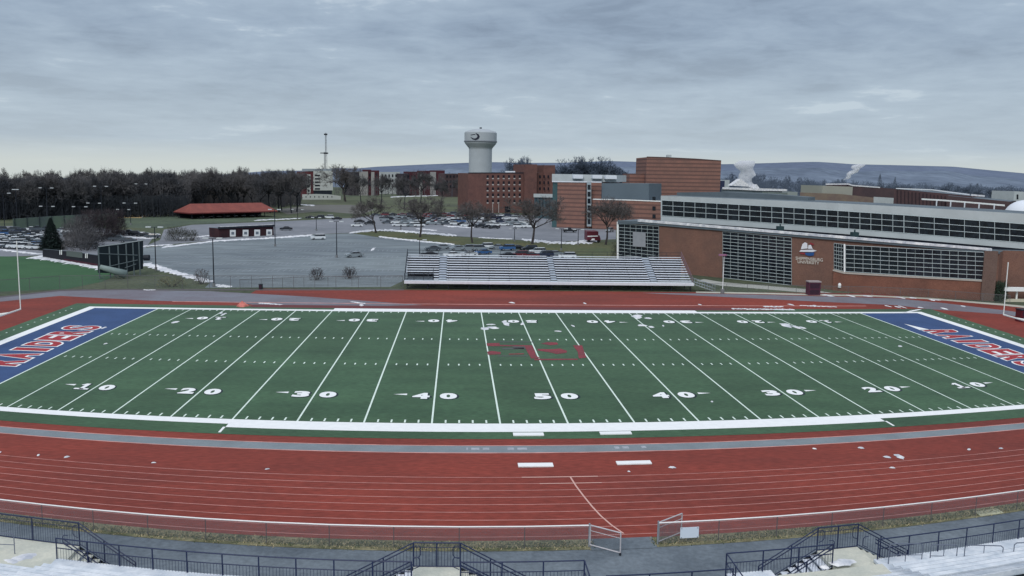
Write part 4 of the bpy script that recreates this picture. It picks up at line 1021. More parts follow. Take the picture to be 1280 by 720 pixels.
for i in range(6):
    v = 231+i*8.6; b2.quad('window', m_glass, 734.4, 738.2, v, v, v+6, v+6, off=.7)
for v in (246, 258, 268): b2.quad('window', m_glass, 815.5, 819.5, v, v, v+5, v+5, off=-.8)
for u0, u1, v in ((716, 728, 221), (740, 752, 221), (756, 770, 221.5)):
    mb = MB(); p = b2.p((u0+u1)/2, v, 9); k = (p-EYE).dot(FW)/FPX; mb.obox(p, ((u1-u0)*k/2, 0, 0), (0, 2, 0), (0, 0, 2.2*k)); mb.build('roof_unit', m_alum, b2.t)
b3 = B('entrance_pavilion', 'glass entrance hall with a pale flat canopy between two brick buildings', cols=[665, 693], base=[272, 274])
b3.mass('glass_wall', mat('entry_glass', S(72, 92, 100), .3, var=.2, scale=.4), [668, 691], [246, 246], depth=12)
b3.band('canopy', mat('canopy_pale', S(180, 188, 188), .7), [667, 692], [242.2, 242.6], [246.6, 247], off=1.2)
for i in range(6): 
    u = 670+i*4.1; mb = MB(); mb.tube(b3.p(u, 247, -.3), b3.p(u, 271, -.3), .15, 5); mb.build('column', m_dsteel, b3.t)
# ---- red brick dormitory
b4 = B('brick_dormitory', 'six storey dark red brick dormitory with rows of small windows', cols=[585, 700], base=[266, 266])
b4.mass('wall', m_brickdorm, [585.5, 602, 655], [216.5, 216.3, 216.4], depth=22)
b4.mass('stair_tower', m_brickdorm, [656, 671.5], [205.5, 205.5], depth=20, back=-2)
b4.mass('wall', m_brickdorm, [671.5, 690], [216, 216], depth=20, back=2)
b4.mass('stair_tower', m_brickdorm, [679.5, 694], [206.5, 206.5], depth=14, back=1)
b4.band('roof_edge', m_dsteel, [585.5, 602, 655], [215.6, 215.5, 215.5], [216.8, 216.7, 216.8])
m_win = mat('far_window', S(24, 28, 38), .3); m_sill = mat('far_sill', S(178, 172, 170), .7)
for r_ in range(5):
    for c_ in range(7):
        u = 609.5+c_*6.7; v = 219+r_*7.6
        if r_ == 4 and c_ in (3, 4): continue
        w_ = b4.quad('window', m_win, u-1.2, u+1.2, v, v, v+3.4, v+3.4, off=.1)
        mb = MB(); mb.quad(b4.p(u-1.2, v+5.0, -.2), b4.p(u+1.2, v+5.0, -.2), b4.p(u+1.2, v+3.5, -.2), b4.p(u-1.2, v+3.5, -.2)); x = mb.build('sill', m_sill, b4.t); x.parent = w_
    for c_ in range(3):
        u = 675+c_*5.2; v = 219+r_*7.6
        if r_ > 2: continue
        w_ = b4.quad('window', m_win, u-1, u+1, v, v, v+3.4, v+3.4, off=-1.8 if c_ < 1 else .4 - 1.2*0)
b4.quad('door', m_win, 631, 638, 258, 258, 265.5, 265.5, off=.2)
for u in (615.5, 623): b4.quad('downpipe', m_sill, u, u+.8, 255, 255, 266, 266, off=.2)
mb = MB()
for u, s_ in ((636, 3.4), (641, 2), (662, 1.4)): p = b4.p(u, 215.6, 6); mb.obox(p, (s_*.6, 0, 0), (0, 2, 0), (0, 0, .8))
mb.build('roof_unit', m_alum, b4.t)
# ---- pale and brick residence halls far left of the tower
b5 = B('residence_hall', 'white and maroon four storey block beneath the lattice mast', cols=[375, 420], base=[247, 247])
b5.mass('wall', mat('hall_maroon', S(92, 50, 54), .9, var=.1, scale=.1), [378.5, 392], [214.5, 213.5], depth=18, back=1)
b5.mass('wall', mat('hall_white', S(188, 192, 188), .8, var=.05, scale=.1), [392, 416], [213.5, 213.5], [238, 238], depth=18)
b5.mass('roof_slab', mat('hall_roof', S(150, 160, 166), .7), [385, 417], [211, 211], [214, 214], depth=18, back=.6)
b5.quad('ground_storey', m_dsteel, 392, 415, 237.5, 237.5, 243, 243, off=-.4)
b5.quad('stair_strip', MATS['hall_white'], 383.6, 388.2, 218, 218, 241.8, 241.8, off=-.7)
for i in range(4): b5.quad('window', m_win, 385, 387, 220+i*5.6, 220+i*5.6, 223+i*5.6, 223+i*5.6, off=-.5)
for i in range(5): b5.quad('window', m_win, 393.5, 400, 218.4+i*4.2, 218.4+i*4.2, 220.2+i*4.2, 220.2+i*4.2, off=.2)
b6 = B('retaining_wall', 'low white retaining wall below the white and maroon block', 'wall', cols=[377, 427], base=[249.5, 249.5])
b6.mass('wall_face', MATS['hall_white'], [378.5, 395, 412, 426], [243, 242.5, 243, 245], depth=2)
for i in range(7): b6.quad('vent_slot', m_dsteel, 382+i*5.4, 383+i*5.4, 245, 245, 247, 247, off=.15)
def hall(u0, u1, top, base, label, segs):
    b = B('apartment_block', label, cols=[u0, u1], base=[base, base], group='student apartment blocks at the wood edge')
    for (a, c, mm, bk, tp) in segs:
        b.mass('wall', mm, [a, c], [tp, tp], depth=14, back=bk)
    for r_ in range(3):
        u = u0+2
        while u < u1-2:
            v = top+4+r_*6.2; w_ = b.quad('window', m_win, u, u+1.7, v, v, v+3.2, v+3.2, off=.3); u += 4.3
    return b
m_mar = mat('block_maroon', S(86, 44, 52), .9, rgb2=S(66, 38, 46), scale=.05); m_cream = mat('block_cream', S(164, 162, 158), .9, rgb2=S(136, 138, 138), scale=.06); m_dk = mat('block_dark', S(60, 56, 62), .9, var=.2, scale=.1)
hall(438, 474, 213, 244, 'cream and maroon apartment block left of the plain white one', [(438, 449, m_dk, 0, 215), (449, 460, m_cream, -.4, 214.5), (460, 464, m_mar, 0, 212), (464, 468, m_cream, -.4, 215), (468, 474, m_mar, 0, 213)])
hall(475, 500, 214, 242, 'plain white apartment block with three dark top windows', [(475, 500, mat('block_white', S(182, 188, 188), .9, var=.06, scale=.1), 0, 215)])
hall(503, 528, 215, 244, 'dark maroon apartment block right of the plain white one', [(503, 512, m_dk, 0, 217), (512, 524, m_mar, -.3, 214.5), (524, 528, m_cream, -.5, 217)])
hall(529, 556, 213, 244, 'maroon apartment block with pale bays nearest the water tower', [(529, 538, m_mar, 0, 213.5), (538, 545, m_cream, -.5, 215), (545, 556, m_mar, 0, 213)])
hall(556, 584, 215, 246, 'dim brick apartment block half hidden by tall trees at the water tower', [(556, 584, m_brickfar, 0, 217)])
# ---- far right campus blocks seen over the gymnasium roof
b7 = B('boiler_house', 'pale low block with a snow-edged roof under the slanting plume', cols=[1022, 1120], base=[272, 272])
b7.mass('wall', mat('cream_block', S(156, 158, 148), .9, var=.06, scale=.1), [1028, 1066], [232, 233.5], depth=20, back=-2)
b7.mass('wall', m_brickfar, [1060, 1118], [230.5, 236], depth=20)
b7.band('roof_edge', m_snow, [1032, 1060, 1066, 1100], [229.6, 229.2, 231, 233.6], [231, 230.8, 232.6, 235], off=.4)
b7.band('parapet', mat('parapet_tan', S(140, 128, 108), .9, rgb2=S(120, 104, 98), scale=.1), [1000, 1050, 1092], [240.5, 242.5, 247], [250, 252, 256], off=-10, back=-30)
b7.quad('grey_panel', m_fascia, 1092, 1118, 246, 247.5, 257, 258, off=30)
b8 = B('brick_wing', 'long dark red building with vertical ribs and a thin snow-lined roof', cols=[1118, 1255], base=[280, 286])
b8.mass('wall', brick_mat('rib_brick', S(92, 72, 74), S(76, 64, 68), None), [1118, 1160, 1215], [235.8, 240, 245], depth=25)
b8.mass('wall', m_brickfar, [1184, 1262], [244.5, 252], depth=25, back=-6)
b8.band('roof_edge', m_alum, [1120, 1165, 1212], [235, 236.6, 242.6], [236.2, 238, 244], off=.4)
b8.quad('snow_patch', m_snow, 1214, 1231, 242.6, 244, 244.8, 246, off=2)
for i in range(14): u = 1121+i*4.6; b8.quad('rib', mat('rib_dark', S(54, 44, 50), .9), u, u+1.3, 237.5+i*.6, 237.6+i*.6, 256+i*.3, 256+i*.3, off=.25)
b9 = B('covered_walkway', 'white beam canopy on slender T posts over the gymnasium roof line', 'canopy', cols=[1150, 1262], base=[296, 304])
b9.band('beam', m_white, [1152, 1180, 1215, 1256], [248, 249.6, 252.4, 255.8], [249.8, 251.4, 254.2, 257.8], back=-30)
for i, u in enumerate((1171, 1188.5, 1206, 1224, 1243)):
    mb = MB(); a = b9.p(u, 250.5+i*1.3, -30.3); mb.tube(a, Vector((a.x, a.y, a.z-4.6)), .22, 6); mb.build('post', m_alum, b9.t)
g = gp(1279, 300, 0); 
t = thing('dome_tent', gp(1275, 296, 0), 'white half-dome roof at the edge behind the gymnasium', 'dome'); k = (t.location-EYE).dot(FW)/FPX
zt = sp(1275, 271, 296, 0).z
mb = MB(); mb.lathe(Vector((t.location.x+1, t.location.y, zt)), [(24*k*math.cos(a), 21*k*math.sin(a)) for a in [i*math.pi/16 for i in range(9)]], 24); mb.build('dome_shell', mat('dome_white', S(222, 228, 236), .6), t, smooth=True)
mb = MB(); mb.lathe(Vector((t.location.x+1, t.location.y, 0)), [(23.5*k, 0), (23.5*k, zt)], 20); mb.build('drum_wall', m_fascia, t)
# white tents and sheds beyond
b10 = B('white_shed_roofs', 'snow-white pitched roofs low behind the big plume', 'shed', cols=[905, 1000], base=[262, 264])
mb = MB()
for pts in ([(914, 232), (926, 223.5), (940, 233.5)], [(940, 236), (946, 230.5), (950, 236)]):
    a = [b10.p(u, v) for u, v in pts]; D = Vector((0, 8, 0)); mb.poly(a); mb.quad(a[0], a[1], a[1]+D, a[0]+D); mb.quad(a[1], a[2], a[2]+D, a[1]+D)
mb.build('pitched_roof', m_snow, b10.t)
b10.band('long_roof', m_snow, [903, 920, 950, 984], [234, 234.5, 235.5, 236.5], [236.5, 237, 238.5, 239], off=1)
b10.mass('wall', m_roofgrey, [903, 990], [236, 239], depth=10)
b11 = B('pump_house', 'small pale grey block with dark openings just over the gymnasium roof', cols=[958, 1000], base=[268, 268])
b11.mass('wall', mat('pump_grey', S(120, 132, 130), .8, var=.1, scale=.2), [960, 985], [240, 241], depth=6)
b11.mass('wall', mat('pump_pale', S(150, 160, 158), .8), [985, 997], [239.5, 240], depth=6, back=-1)
for u in (962, 969, 976): b11.quad('opening', m_win, u, u+4.6, 244, 244, 246.6, 246.6, off=.3)
b12 = B('distant_warehouse', 'small dark blue-roofed house at the foot of the brick tower', 'building', cols=[902, 912], base=[258, 258]); b12.mass('wall', mat('blue_dark', S(50, 58, 84), .9), [902, 906], [226, 226], depth=6); b12.mass('gable', m_fascia, [906, 912], [225, 225], depth=6)
b13 = B('end_block', 'pale grey block at the far edge beyond the white dome', cols=[1265, 1290], base=[280, 280]); b13.mass('wall', m_fascia, [1268, 1295], [239, 240.5], depth=15); b13.quad('opening', m_win, 1271, 1273, 243, 243, 249, 249, off=.3)

# ---- pavilion, kiosk
t0 = gl(286, 273); t = thing('picnic_pavilion', t0, 'long open picnic pavilion with a red hipped roof', 'pavilion')
A, Bp = gl(240, 274), gl(343, 271); ex = (Bp-A).normalized(); ey = Vector((-ex.y, ex.x, 0)); Lp = (Bp-A).length; dp = 13
ze = sp(290, 264.8, 272.5).z; zr = sp(290, 253.6, 270).z+.3
def PP(a, b, z): return A+ex*a+ey*b+Vector((0, 0, z-LOW))
mb = MB(); c = [PP(-1.5, -1.5, ze), PP(Lp+1, -1.5, ze), PP(Lp+1, dp+1.5, ze), PP(-1.5, dp+1.5, ze)]; r0, r1 = PP(2.5, dp/2, zr), PP(Lp-3, dp/2, zr)
mb.quad(c[0], c[1], r1, r0); mb.quad(c[2], c[3], r0, r1); mb.add([c[1], c[2], r1], [(0, 1, 2)]); mb.add([c[3], c[0], r0], [(0, 1, 2)])
mb.build('roof', mat('roof_red', S(138, 74, 64), .7, rgb2=S(118, 62, 56), scale=.3), t)
mb = MB()
for a, b in ((0, 1), (3, 0)): mb.quad(c[a]-Vector((0, 0, .5)), c[b]-Vector((0, 0, .5)), c[b], c[a])
mb.build('fascia_board', mat('fascia_darkred', S(92, 40, 42), .8), t)
for i in range(9):
    for b in (0, dp):
        mb = MB(); mb.tube(PP(Lp*i/8, b, LOW), PP(Lp*i/8, b, ze), .2, 5); mb.build('post', m_dsteel, t)
mb = MB(); mb.quad(PP(0, dp-1, LOW), PP(Lp, dp-1, LOW), PP(Lp, dp-1, ze), PP(0, dp-1, ze)); mb.build('under_roof_shade', mat('pav_shade', S(34, 38, 48), .9), t)  # dark sheet added for the shade inside the open pavilion
for i in range(8):
    mb = MB(); x = Lp*(.12+.1*i); mb.box(0, 2, 0, .8, .0, .1); 
    mb.v = [PP(x+p.x, 2+p.y, LOW+.8+p.z) for p in mb.v]; mb.build('table', mat('table_white', S(200, 204, 206), .7), t)
t = B('restroom_block', 'low dark brick kiosk with four white panels at the lot edge', 'kiosk', cols=[273, 342], base=[297.5, 294])
t.mass('wall', brick_mat('kiosk_brick', S(70, 46, 50), S(52, 40, 46), None), [273.5, 342], [285.5, 282.5], depth=6)
t.band('roof_edge', m_dsteel, [272.5, 343], [284, 281], [286.2, 283.2], off=.5)
t.band('roof_snow', m_snow, [275, 341], [283.3, 280.6], [284.2, 281.5], off=.3)
for i, u in enumerate((291, 307, 321.5, 336.5)):
    v = 287.4-.2*i; t.quad('white_panel', m_white, u-3.6, u+3.6, v, v, v+8.3, v+8.2, off=.15)
    t.quad('panel_mark', mat('mark_grey', S(120, 130, 140), .8), u-1.8, u+1.8, v+2.5, v+2.5, v+5.8, v+5.8, off=.22)
# low far roof by the wood, hut
t = B('equipment_shed', 'low dark shed with a reddish roof against the wood', 'shed', cols=[172, 193], base=[266, 266]); t.mass('wall', m_dk, [172, 193], [259, 259], depth=6); t.band('roof', mat('roof_rust', S(104, 48, 46), .8), [171, 194], [256.6, 256.6], [259.4, 259.4], off=.6)

# ---- water tower, masts
base = gl(600, 247); base.z = LOW; k = (base-EYE).dot(FW)/FPX
t = thing('water_tower', base, 'white water tower with a wide tank and a dark swoosh emblem', 'water tower')
def hz_(v): return sp(599, v, 247).z
rT, rC = 20*k, 14.3*k
mb = MB(); mb.lathe((base.x, base.y, 0), [(rC*1.02, LOW), (rC, hz_(215)), (rC, hz_(186))], 32); mb.build('pedestal', m_tank, t, smooth=True)
mb = MB(); mb.lathe((base.x, base.y, 0), [(rC, hz_(186.5)), (rC*1.04, hz_(185)), (rT*.97, hz_(179.5)), (rT, hz_(177.5)), (rT, hz_(166)), (rT*.93, hz_(164.3)), (rT*.5, hz_(161.8)), (0, hz_(160.6))], 40); mb.build('tank', m_tank, t, smooth=False)
mb = MB(); mb.lathe((base.x, base.y, 0), [(rT+.3, hz_(177.8)), (rT+.5, hz_(177)), (rT+.3, hz_(176.2))], 40); mb.build('tank_rim', mat('rim_grey', S(120, 126, 134), .6), t)
mb = MB(); mb.tube((base.x, base.y, hz_(161)), (base.x, base.y, hz_(159.2)), 1.0, 8); mb.build('roof_vent', m_dsteel, t)
mb = MB()
pts = [(588.5, 172), (591, 174), (594.5, 175), (597.5, 173.6), (599, 170.5), (597.5, 168), (594.5, 166.6), (591.5, 166.6), (594.8, 168.2), (596.2, 170.6), (595, 172.8), (592, 173)]
def tk(u, v):
    d = ray(u, v); ox, oy = CX-base.x, CY-base.y; a = d.x**2+d.y**2; b_ = 2*(ox*d.x+oy*d.y); c_ = ox*ox+oy*oy-(rT+.25)**2; q_ = (-b_-math.sqrt(max(0, b_*b_-4*a*c_)))/(2*a); return EYE+d*q_
outer = [(588, 171.5), (590.5, 174), (594.5, 175.2), (598, 173.8), (599.8, 170.5), (598, 167.6), (594.5, 166.2)]; inner = [(589, 171.6), (591.5, 172.8), (594, 173), (596, 172), (597, 170.3), (596, 168.6), (594.5, 166.9)]
for i in range(6): mb.quad(tk(*outer[i]), tk(*outer[i+1]), tk(*inner[i+1]), tk(*inner[i]))
mb.build('swoosh_emblem', mat('emblem_dark', S(34, 38, 56), .6), t)
mb = MB(); mb.quad(tk(588, 168.4), tk(594, 167.4), tk(594, 168.3), tk(588.5, 169.2)); mb.build('emblem_lettering', MATS['emblem_dark'], t)
# antenna mast
g = gl(408, 243); k = (g-EYE).dot(FW)/FPX
t = thing('antenna_mast', g, 'slender lattice radio mast rising behind the white and maroon block', 'mast')
zt = sp(409, 166, 243).z
mb = MB()
for a in (0, 2.09, 4.19): mb.tube((g.x+1.1*math.cos(a), g.y+1.1*math.sin(a), LOW), (g.x+.6*math.cos(a), g.y+.6*math.sin(a), zt), .17, 4)
zz = LOW
i = 0
while zz < zt-2:
    a = 2.09*(i % 3); b_ = 2.09*((i+1) % 3); mb.tube((g.x+.9*math.cos(a), g.y+.9*math.sin(a), zz), (g.x+.9*math.cos(b_), g.y+.9*math.sin(b_), zz+2), .09, 4); zz += 2; i += 1
mb.build('lattice', mat('mast_grey', S(120, 124, 130), .7), t)
for v, s_, nm in ((168, 1.6, 'antenna_head'), (191.5, 2.1, 'dish_platform')):
    mb = MB(); z = sp(409, v, 243).z; mb.lathe((g.x, g.y, z), [(0, -.7), (s_, -.6), (s_, .6), (0, .7)], 8); mb.build(nm, m_dsteel, t)
g2 = gl(406, 243); t = thing('antenna_mast', g2, 'shorter thin aerial pole beside the taller lattice mast', 'mast')
mb = MB(); zt2 = sp(406, 190, 243).z; mb.tube(g2, (g2.x, g2.y, zt2), .3, 5); mb.build('pole', MATS['mast_grey'], t)
mb = MB(); mb.box(g2.x-3.6, g2.x+1, g2.y-.3, g2.y+.3, zt2-1.4, zt2-.6); mb.build('crossarm', m_dsteel, t)

# ---- light poles
def lamp(u, vt, vb, label, z0=LOW, arms=2, ln=1.3, r=.11, group='lamp posts around the lots', mm=None, head=None):
    g = gp(u, vb, z0); t = thing('street_lamp', g, label, 'lamp post', group); z = sp(u, vt, vb, z0).z; mm = mm or m_dsteel
    mb = MB(); mb.tube(g, (g.x, g.y, z), r*1.25, 8, r2=r*.8); mb.build('pole', mm, t)
    if arms:
        mb = MB(); s_ = ln*(-1 if arms == 1 else 0); mb.tube((g.x-ln, g.y, z), (g.x+(ln if arms == 2 else 0), g.y, z), .06, 5); mb.build('arm', mm, t)
        for s_ in ((-1, 1) if arms == 2 else (-1,)):
            mb = MB(); mb.box(g.x+s_*ln-.55, g.x+s_*ln+.55, g.y-.25, g.y+.25, z-.08, z+.16); mb.build('lamp_head', head or mat('lamp_pale', S(196, 202, 206), .5), t)
    mb = MB(); mb.tube(g, (g.x, g.y, z0+.7), .3, 8); mb.build('footing', mat('footing_grey', S(120, 122, 124), .9), t)
for (u, a, b, lb) in ((195, 284, 338, 'dark lamp post at the snow-lined corner of the large lot'), (267.5, 298, 358.5, 'tallest dark lamp post, at the near corner of the large lot'),
        (344, 262, 308, 'dark lamp post just past the end of the four-panel kiosk'), (421, 277, 322, 'dark lamp post near the lone silver car'),
        (395.5, 272, 288.5, 'short-looking lamp post beside the pair of parked cars at the lot edge'), (524.5, 300, 323, 'lamp post behind the end of the bleachers'),
        (643, 286, 302, 'lamp post on the grass island near the brick dormitory'), (701.5, 286, 313, 'lamp post at the snow bank on the island'), (722.5, 287, 306, 'lamp post left of the maroon delivery truck'),
        (501, 281, 287, 'stubby lamp post in the far lot')):
    lamp(u, a, b, lb)
for (u, a, b) in ((6, 241.5, 286), (60, 235, 280), (128, 233, 282), (178, 230, 272), (208.5, 228.8, 268), (218, 228.8, 268), (22, 237, 284), (60, 258, 284), (101, 258.5, 285), (118.5, 254, 281), (163.5, 254, 281), (372, 262, 274), (155, 262, 280)):
    lamp(u, a, b, 'twin-headed lamp post in front of the dark wood, %s' % {6: 'at the picture edge', 60: 'behind the evergreen' if a > 250 else 'tall, above the evergreen', 128: 'with the widest bright lamp heads', 178: 'above the sandy infield', 208.5: 'first of the close pair', 218: 'second of the close pair', 22: 'with a round top', 101: 'low one before the widest lamps', 118.5: 'low one past the widest lamps', 163.5: 'low one above the sandy patch', 372: 'by the hill path', 155: 'over the bare thicket'}[u],
         ln=2.2 if u != 22 else .6, group='twin lamps before the wood')
lamp(903, 319, 367, 'slim white post with a mauve box on top in front of the gymnasium', z0=0, arms=1, ln=.25, r=.05, mm=m_white, head=mat('mauve_head', S(150, 104, 132), .6), group='posts by the gymnasium')

# ---- practice field wall and hitting screen
t = B('outfield_wall', 'long dark padded wall with small white marks along the practice field', 'wall', cols=[50, 124], base=[321, 333.5])
t.mass('padding', mat('pad_dark', S(26, 28, 38), .8, var=.2, scale=.3), [53, 74, 100, 124], [311.5, 313, 316, 319.5], depth=.6)
t.band('maroon_foot', mat('foot_maroon', S(66, 26, 42), .8), [80, 124], [323.4, 330.4], [325.6, 333], off=.15)
for u, v in ((76, 312.4), (108, 316.6)): t.quad('white_mark', m_white, u-1.6, u-.6, v+.4, v+.4, v+6, v+6, off=.2); t.quad('white_mark', m_white, u+.4, u+1.4, v, v, v+6, v+6, off=.2)
t.quad('grey_panel', mat('panel_greygreen', S(88, 98, 96), .8), 83, 103, 313.5, 315.5, 320, 322.6, off=.2)
t = B('batting_screen', 'tall dark screen held up by a scaffold of grey posts at the practice field corner', 'screen', cols=[122, 180], base=[349, 344])
t.mass('screen_panel', mat('screen_dark', S(26, 38, 46), .85, var=.25, scale=.25), [123, 150, 179], [308.5, 305.5, 300.5], [341, 342, 336], depth=.3, back=2)
t.quad('screen_cap', m_fascia, 123, 179, 307.8, 299.8, 308.8, 300.8, off=-1.8)
for i, u in enumerate((123, 136.5, 147.5, 157.5, 166, 173.5)):
    mb = MB(); a = t.p(u, 310-i*1.6); mb.tube(a, Vector((a.x, a.y, LOW)), .13, 6); mb.build('scaffold_post', mat('scaffold_grey', S(92, 104, 108), .7), t.t)
for (a, b, c, d) in ((124, 317, 172, 319), (136, 333, 172, 325), (126, 346, 138, 355), (140, 338, 150, 354), (152, 336, 160, 352), (156, 335, 170, 330)):
    mb = MB(); mb.tube(t.p(a, b, -.2), t.p(c, d, -.2), .09, 5); mb.build('brace', MATS['scaffold_grey'], t.t)
mb = MB(); p = t.p(157, 343, -3); mb.tube(t.p(125, 333.5, -1), p, .45, 8, r2=.9); mb.build('rolled_tarp', mat('tarp_pale', S(134, 150, 148), .8, var=.15, scale=.5), t.t, smooth=True)
g = gl(183.5, 325.5); t = thing('round_hay_bale', g, 'round black bundle standing on the lot beside the batting screen', 'bundle'); k = (g-EYE).dot(FW)/FPX
mb = MB(); mb.tube(g+Vector((-3.2*k, 0, 3.6*k)), g+Vector((3.2*k, 0, 3.6*k)), 3.7*k, 14); mb.build('wrapped_roll', m_dsteel, t); mb = MB(); mb.box(g.x-3*k, g.x+3*k, g.y-.5, g.y+.5, LOW, LOW+.2); mb.build('skid', m_dsteel, t)
t.name = 'bundle_roll'
far_fence([(125, 357), (160, 356), (200, 356)], 1.0, 'low wire fence under the scaffold screen', z0=LOW, group='low wire fences')

# ---- smoke
def plume(u0, v0, u1, v1, r0, r1, bv, label, dens):
    g = gl(u0, bv); d = (g-EYE).dot(FW); k = d/FPX; a = sp(u0, v0, bv); b = sp(u1, v1, bv)
    t = None; mb = MB(); n = 8; vs = []; N_ = 14
    for j in range(n+1):
        q = j/n; c = a+(b-a)*q; rr = (r0+(r1-r0)*q**.8)*k*(1+.18*math.sin(j*2.1)); c = c+Vector((.25*rr*math.sin(j*1.7), 0, 0))
        for i in range(N_): w_ = 2*math.pi*i/N_; vs.append(c+Vector((math.cos(w_)*rr, math.sin(w_)*rr, 0)))
    fs = [(j*N_+i, j*N_+(i+1) % N_, (j+1)*N_+(i+1) % N_, (j+1)*N_+i) for j in range(n) for i in range(N_)] + [tuple(range(N_))[::-1], tuple(range(n*N_, n*N_+N_))]
    mb.add(vs, fs)
    m_ = bpy.data.materials.new('steam'); m_.use_nodes = True; nt_ = m_.node_tree; nt_.nodes.clear()
    out = nt_.nodes.new('ShaderNodeOutputMaterial'); pv = nt_.nodes.new('ShaderNodeVolumePrincipled'); pv.inputs['Color'].default_value = (.95, .96, .98, 1); pv.inputs['Anisotropy'].default_value = .2
    ge = nt_.nodes.new('ShaderNodeNewGeometry'); no = nt_.nodes.new('ShaderNodeTexNoise'); no.inputs['Scale'].default_value = .28/k*.9; no.inputs['Detail'].default_value = 4; nt_.links.new(ge.outputs['Position'], no.inputs['Vector'])
    mr = nt_.nodes.new('ShaderNodeMapRange'); mr.inputs[1].default_value = .40; mr.inputs[2].default_value = .8; mr.inputs[3].default_value = 0; mr.inputs[4].default_value = dens*5; nt_.links.new(no.outputs[0], mr.inputs[0])
    nt_.links.new(mr.outputs[0], pv.inputs['Density']); nt_.links.new(pv.outputs[0], out.inputs['Volume'])
    pv.inputs['Emission Strength'].default_value = 0
    o = mb.build('smoke_plume', m_, origin=a); tag(o, label, 'smoke', 'steam plumes over the campus')
plume(934, 236, 932, 201, 5.5, 12, 262, 'broad upright plume of pale steam beside the tall striped brick hall', .35)
plume(1056, 225, 1076, 205, 2.0, 7.0, 268, 'thin slanting plume of white steam over the pale boiler block', .5)

# ------------------------------------------------------------------ hills
prof = [(-500, 226), (-200, 226), (0, 224), (270, 219), (330, 214), (390, 213), (420, 210), (445, 210.6), (470, 208.4), (530, 205.6), (585, 203.4), (620, 202.6), (650, 203.6), (700, 203.4), (760, 201.2), (805, 202.6), (860, 204.8), (905, 205.2),
        (930, 204.6), (960, 203.8), (990, 202.8), (1020, 202.2), (1040, 203.4), (1065, 205.2), (1120, 206.4), (1190, 208.2), (1240, 213), (1290, 217.5), (1400, 223), (1700, 232)]
def ptop(u):
    for (a, b), (c, d) in zip(prof, prof[1:]):
        if a <= u <= c: return b+(d-b)*(u-a)/(c-a)
    return prof[-1][1]
def ridge(name, dn, df, f, m_, amp, seed, u0=-500, u1=1700, n=260):
    rr = random.Random(seed); mb = MB(); rows = 9; vs = []
    ph = [rr.uniform(0, 6) for _ in range(6)]
    for j in range(rows):
        q = j/(rows-1)
        for i in range(n+1):
            u = u0+(u1-u0)*i/n; d = ray(u, 218); hl = math.hypot(d.x, d.y); D = dn+(df-dn)*q
            top = f(u); dt = ray(u, top); zt = CZ+dt.z/math.hypot(dt.x, dt.y)*df
            nz = sum(math.sin(u*(.02*(k+1)*1.7)+ph[k]+q*3)*amp/(k+1) for k in range(5))
            zb = -40; z = zb+(zt-zb)*(q**1.1)+nz*math.sin(q*math.pi)*.9
            vs.append(Vector((CX+d.x/hl*D, CY+d.y/hl*D, z)))
    # back slope
    for i in range(n+1):
        u = u0+(u1-u0)*i/n; d = ray(u, 218); hl = math.hypot(d.x, d.y); vs.append(Vector((CX+d.x/hl*df*1.2, CY+d.y/hl*df*1.2, -320)))
    mb.add(vs, [(j*(n+1)+i, j*(n+1)+i+1, (j+1)*(n+1)+i+1, (j+1)*(n+1)+i) for j in range(rows) for i in range(n)])
    return struct(name, mb, m_, smooth=True)
m_hill = mat('hill_haze_blue', S(98, 108, 125, 1.3), .95, rgb2=S(90, 100, 117, 1.3), scale=.003, fine=.10, scale2=.03, spec=0, stretch=(1, .4, 1))  # aerial haze baked into the blue-grey base colour
m_hill2 = mat('hill_near', S(108, 119, 133, 1.3), .95, rgb2=S(86, 96, 110, 1.3), scale=.008, fine=.12, scale2=.05, spec=0, stretch=(1, .4, 1))  # nearer ridge, distance haze painted into its colour too
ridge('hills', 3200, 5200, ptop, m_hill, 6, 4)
def p2(u): 
    return ptop(u)+7.5+1.2*math.sin(u*.031)+.8*math.sin(u*.083+1)
ridge('foothills', 1900, 2900, p2, m_hill2, 2, 9)

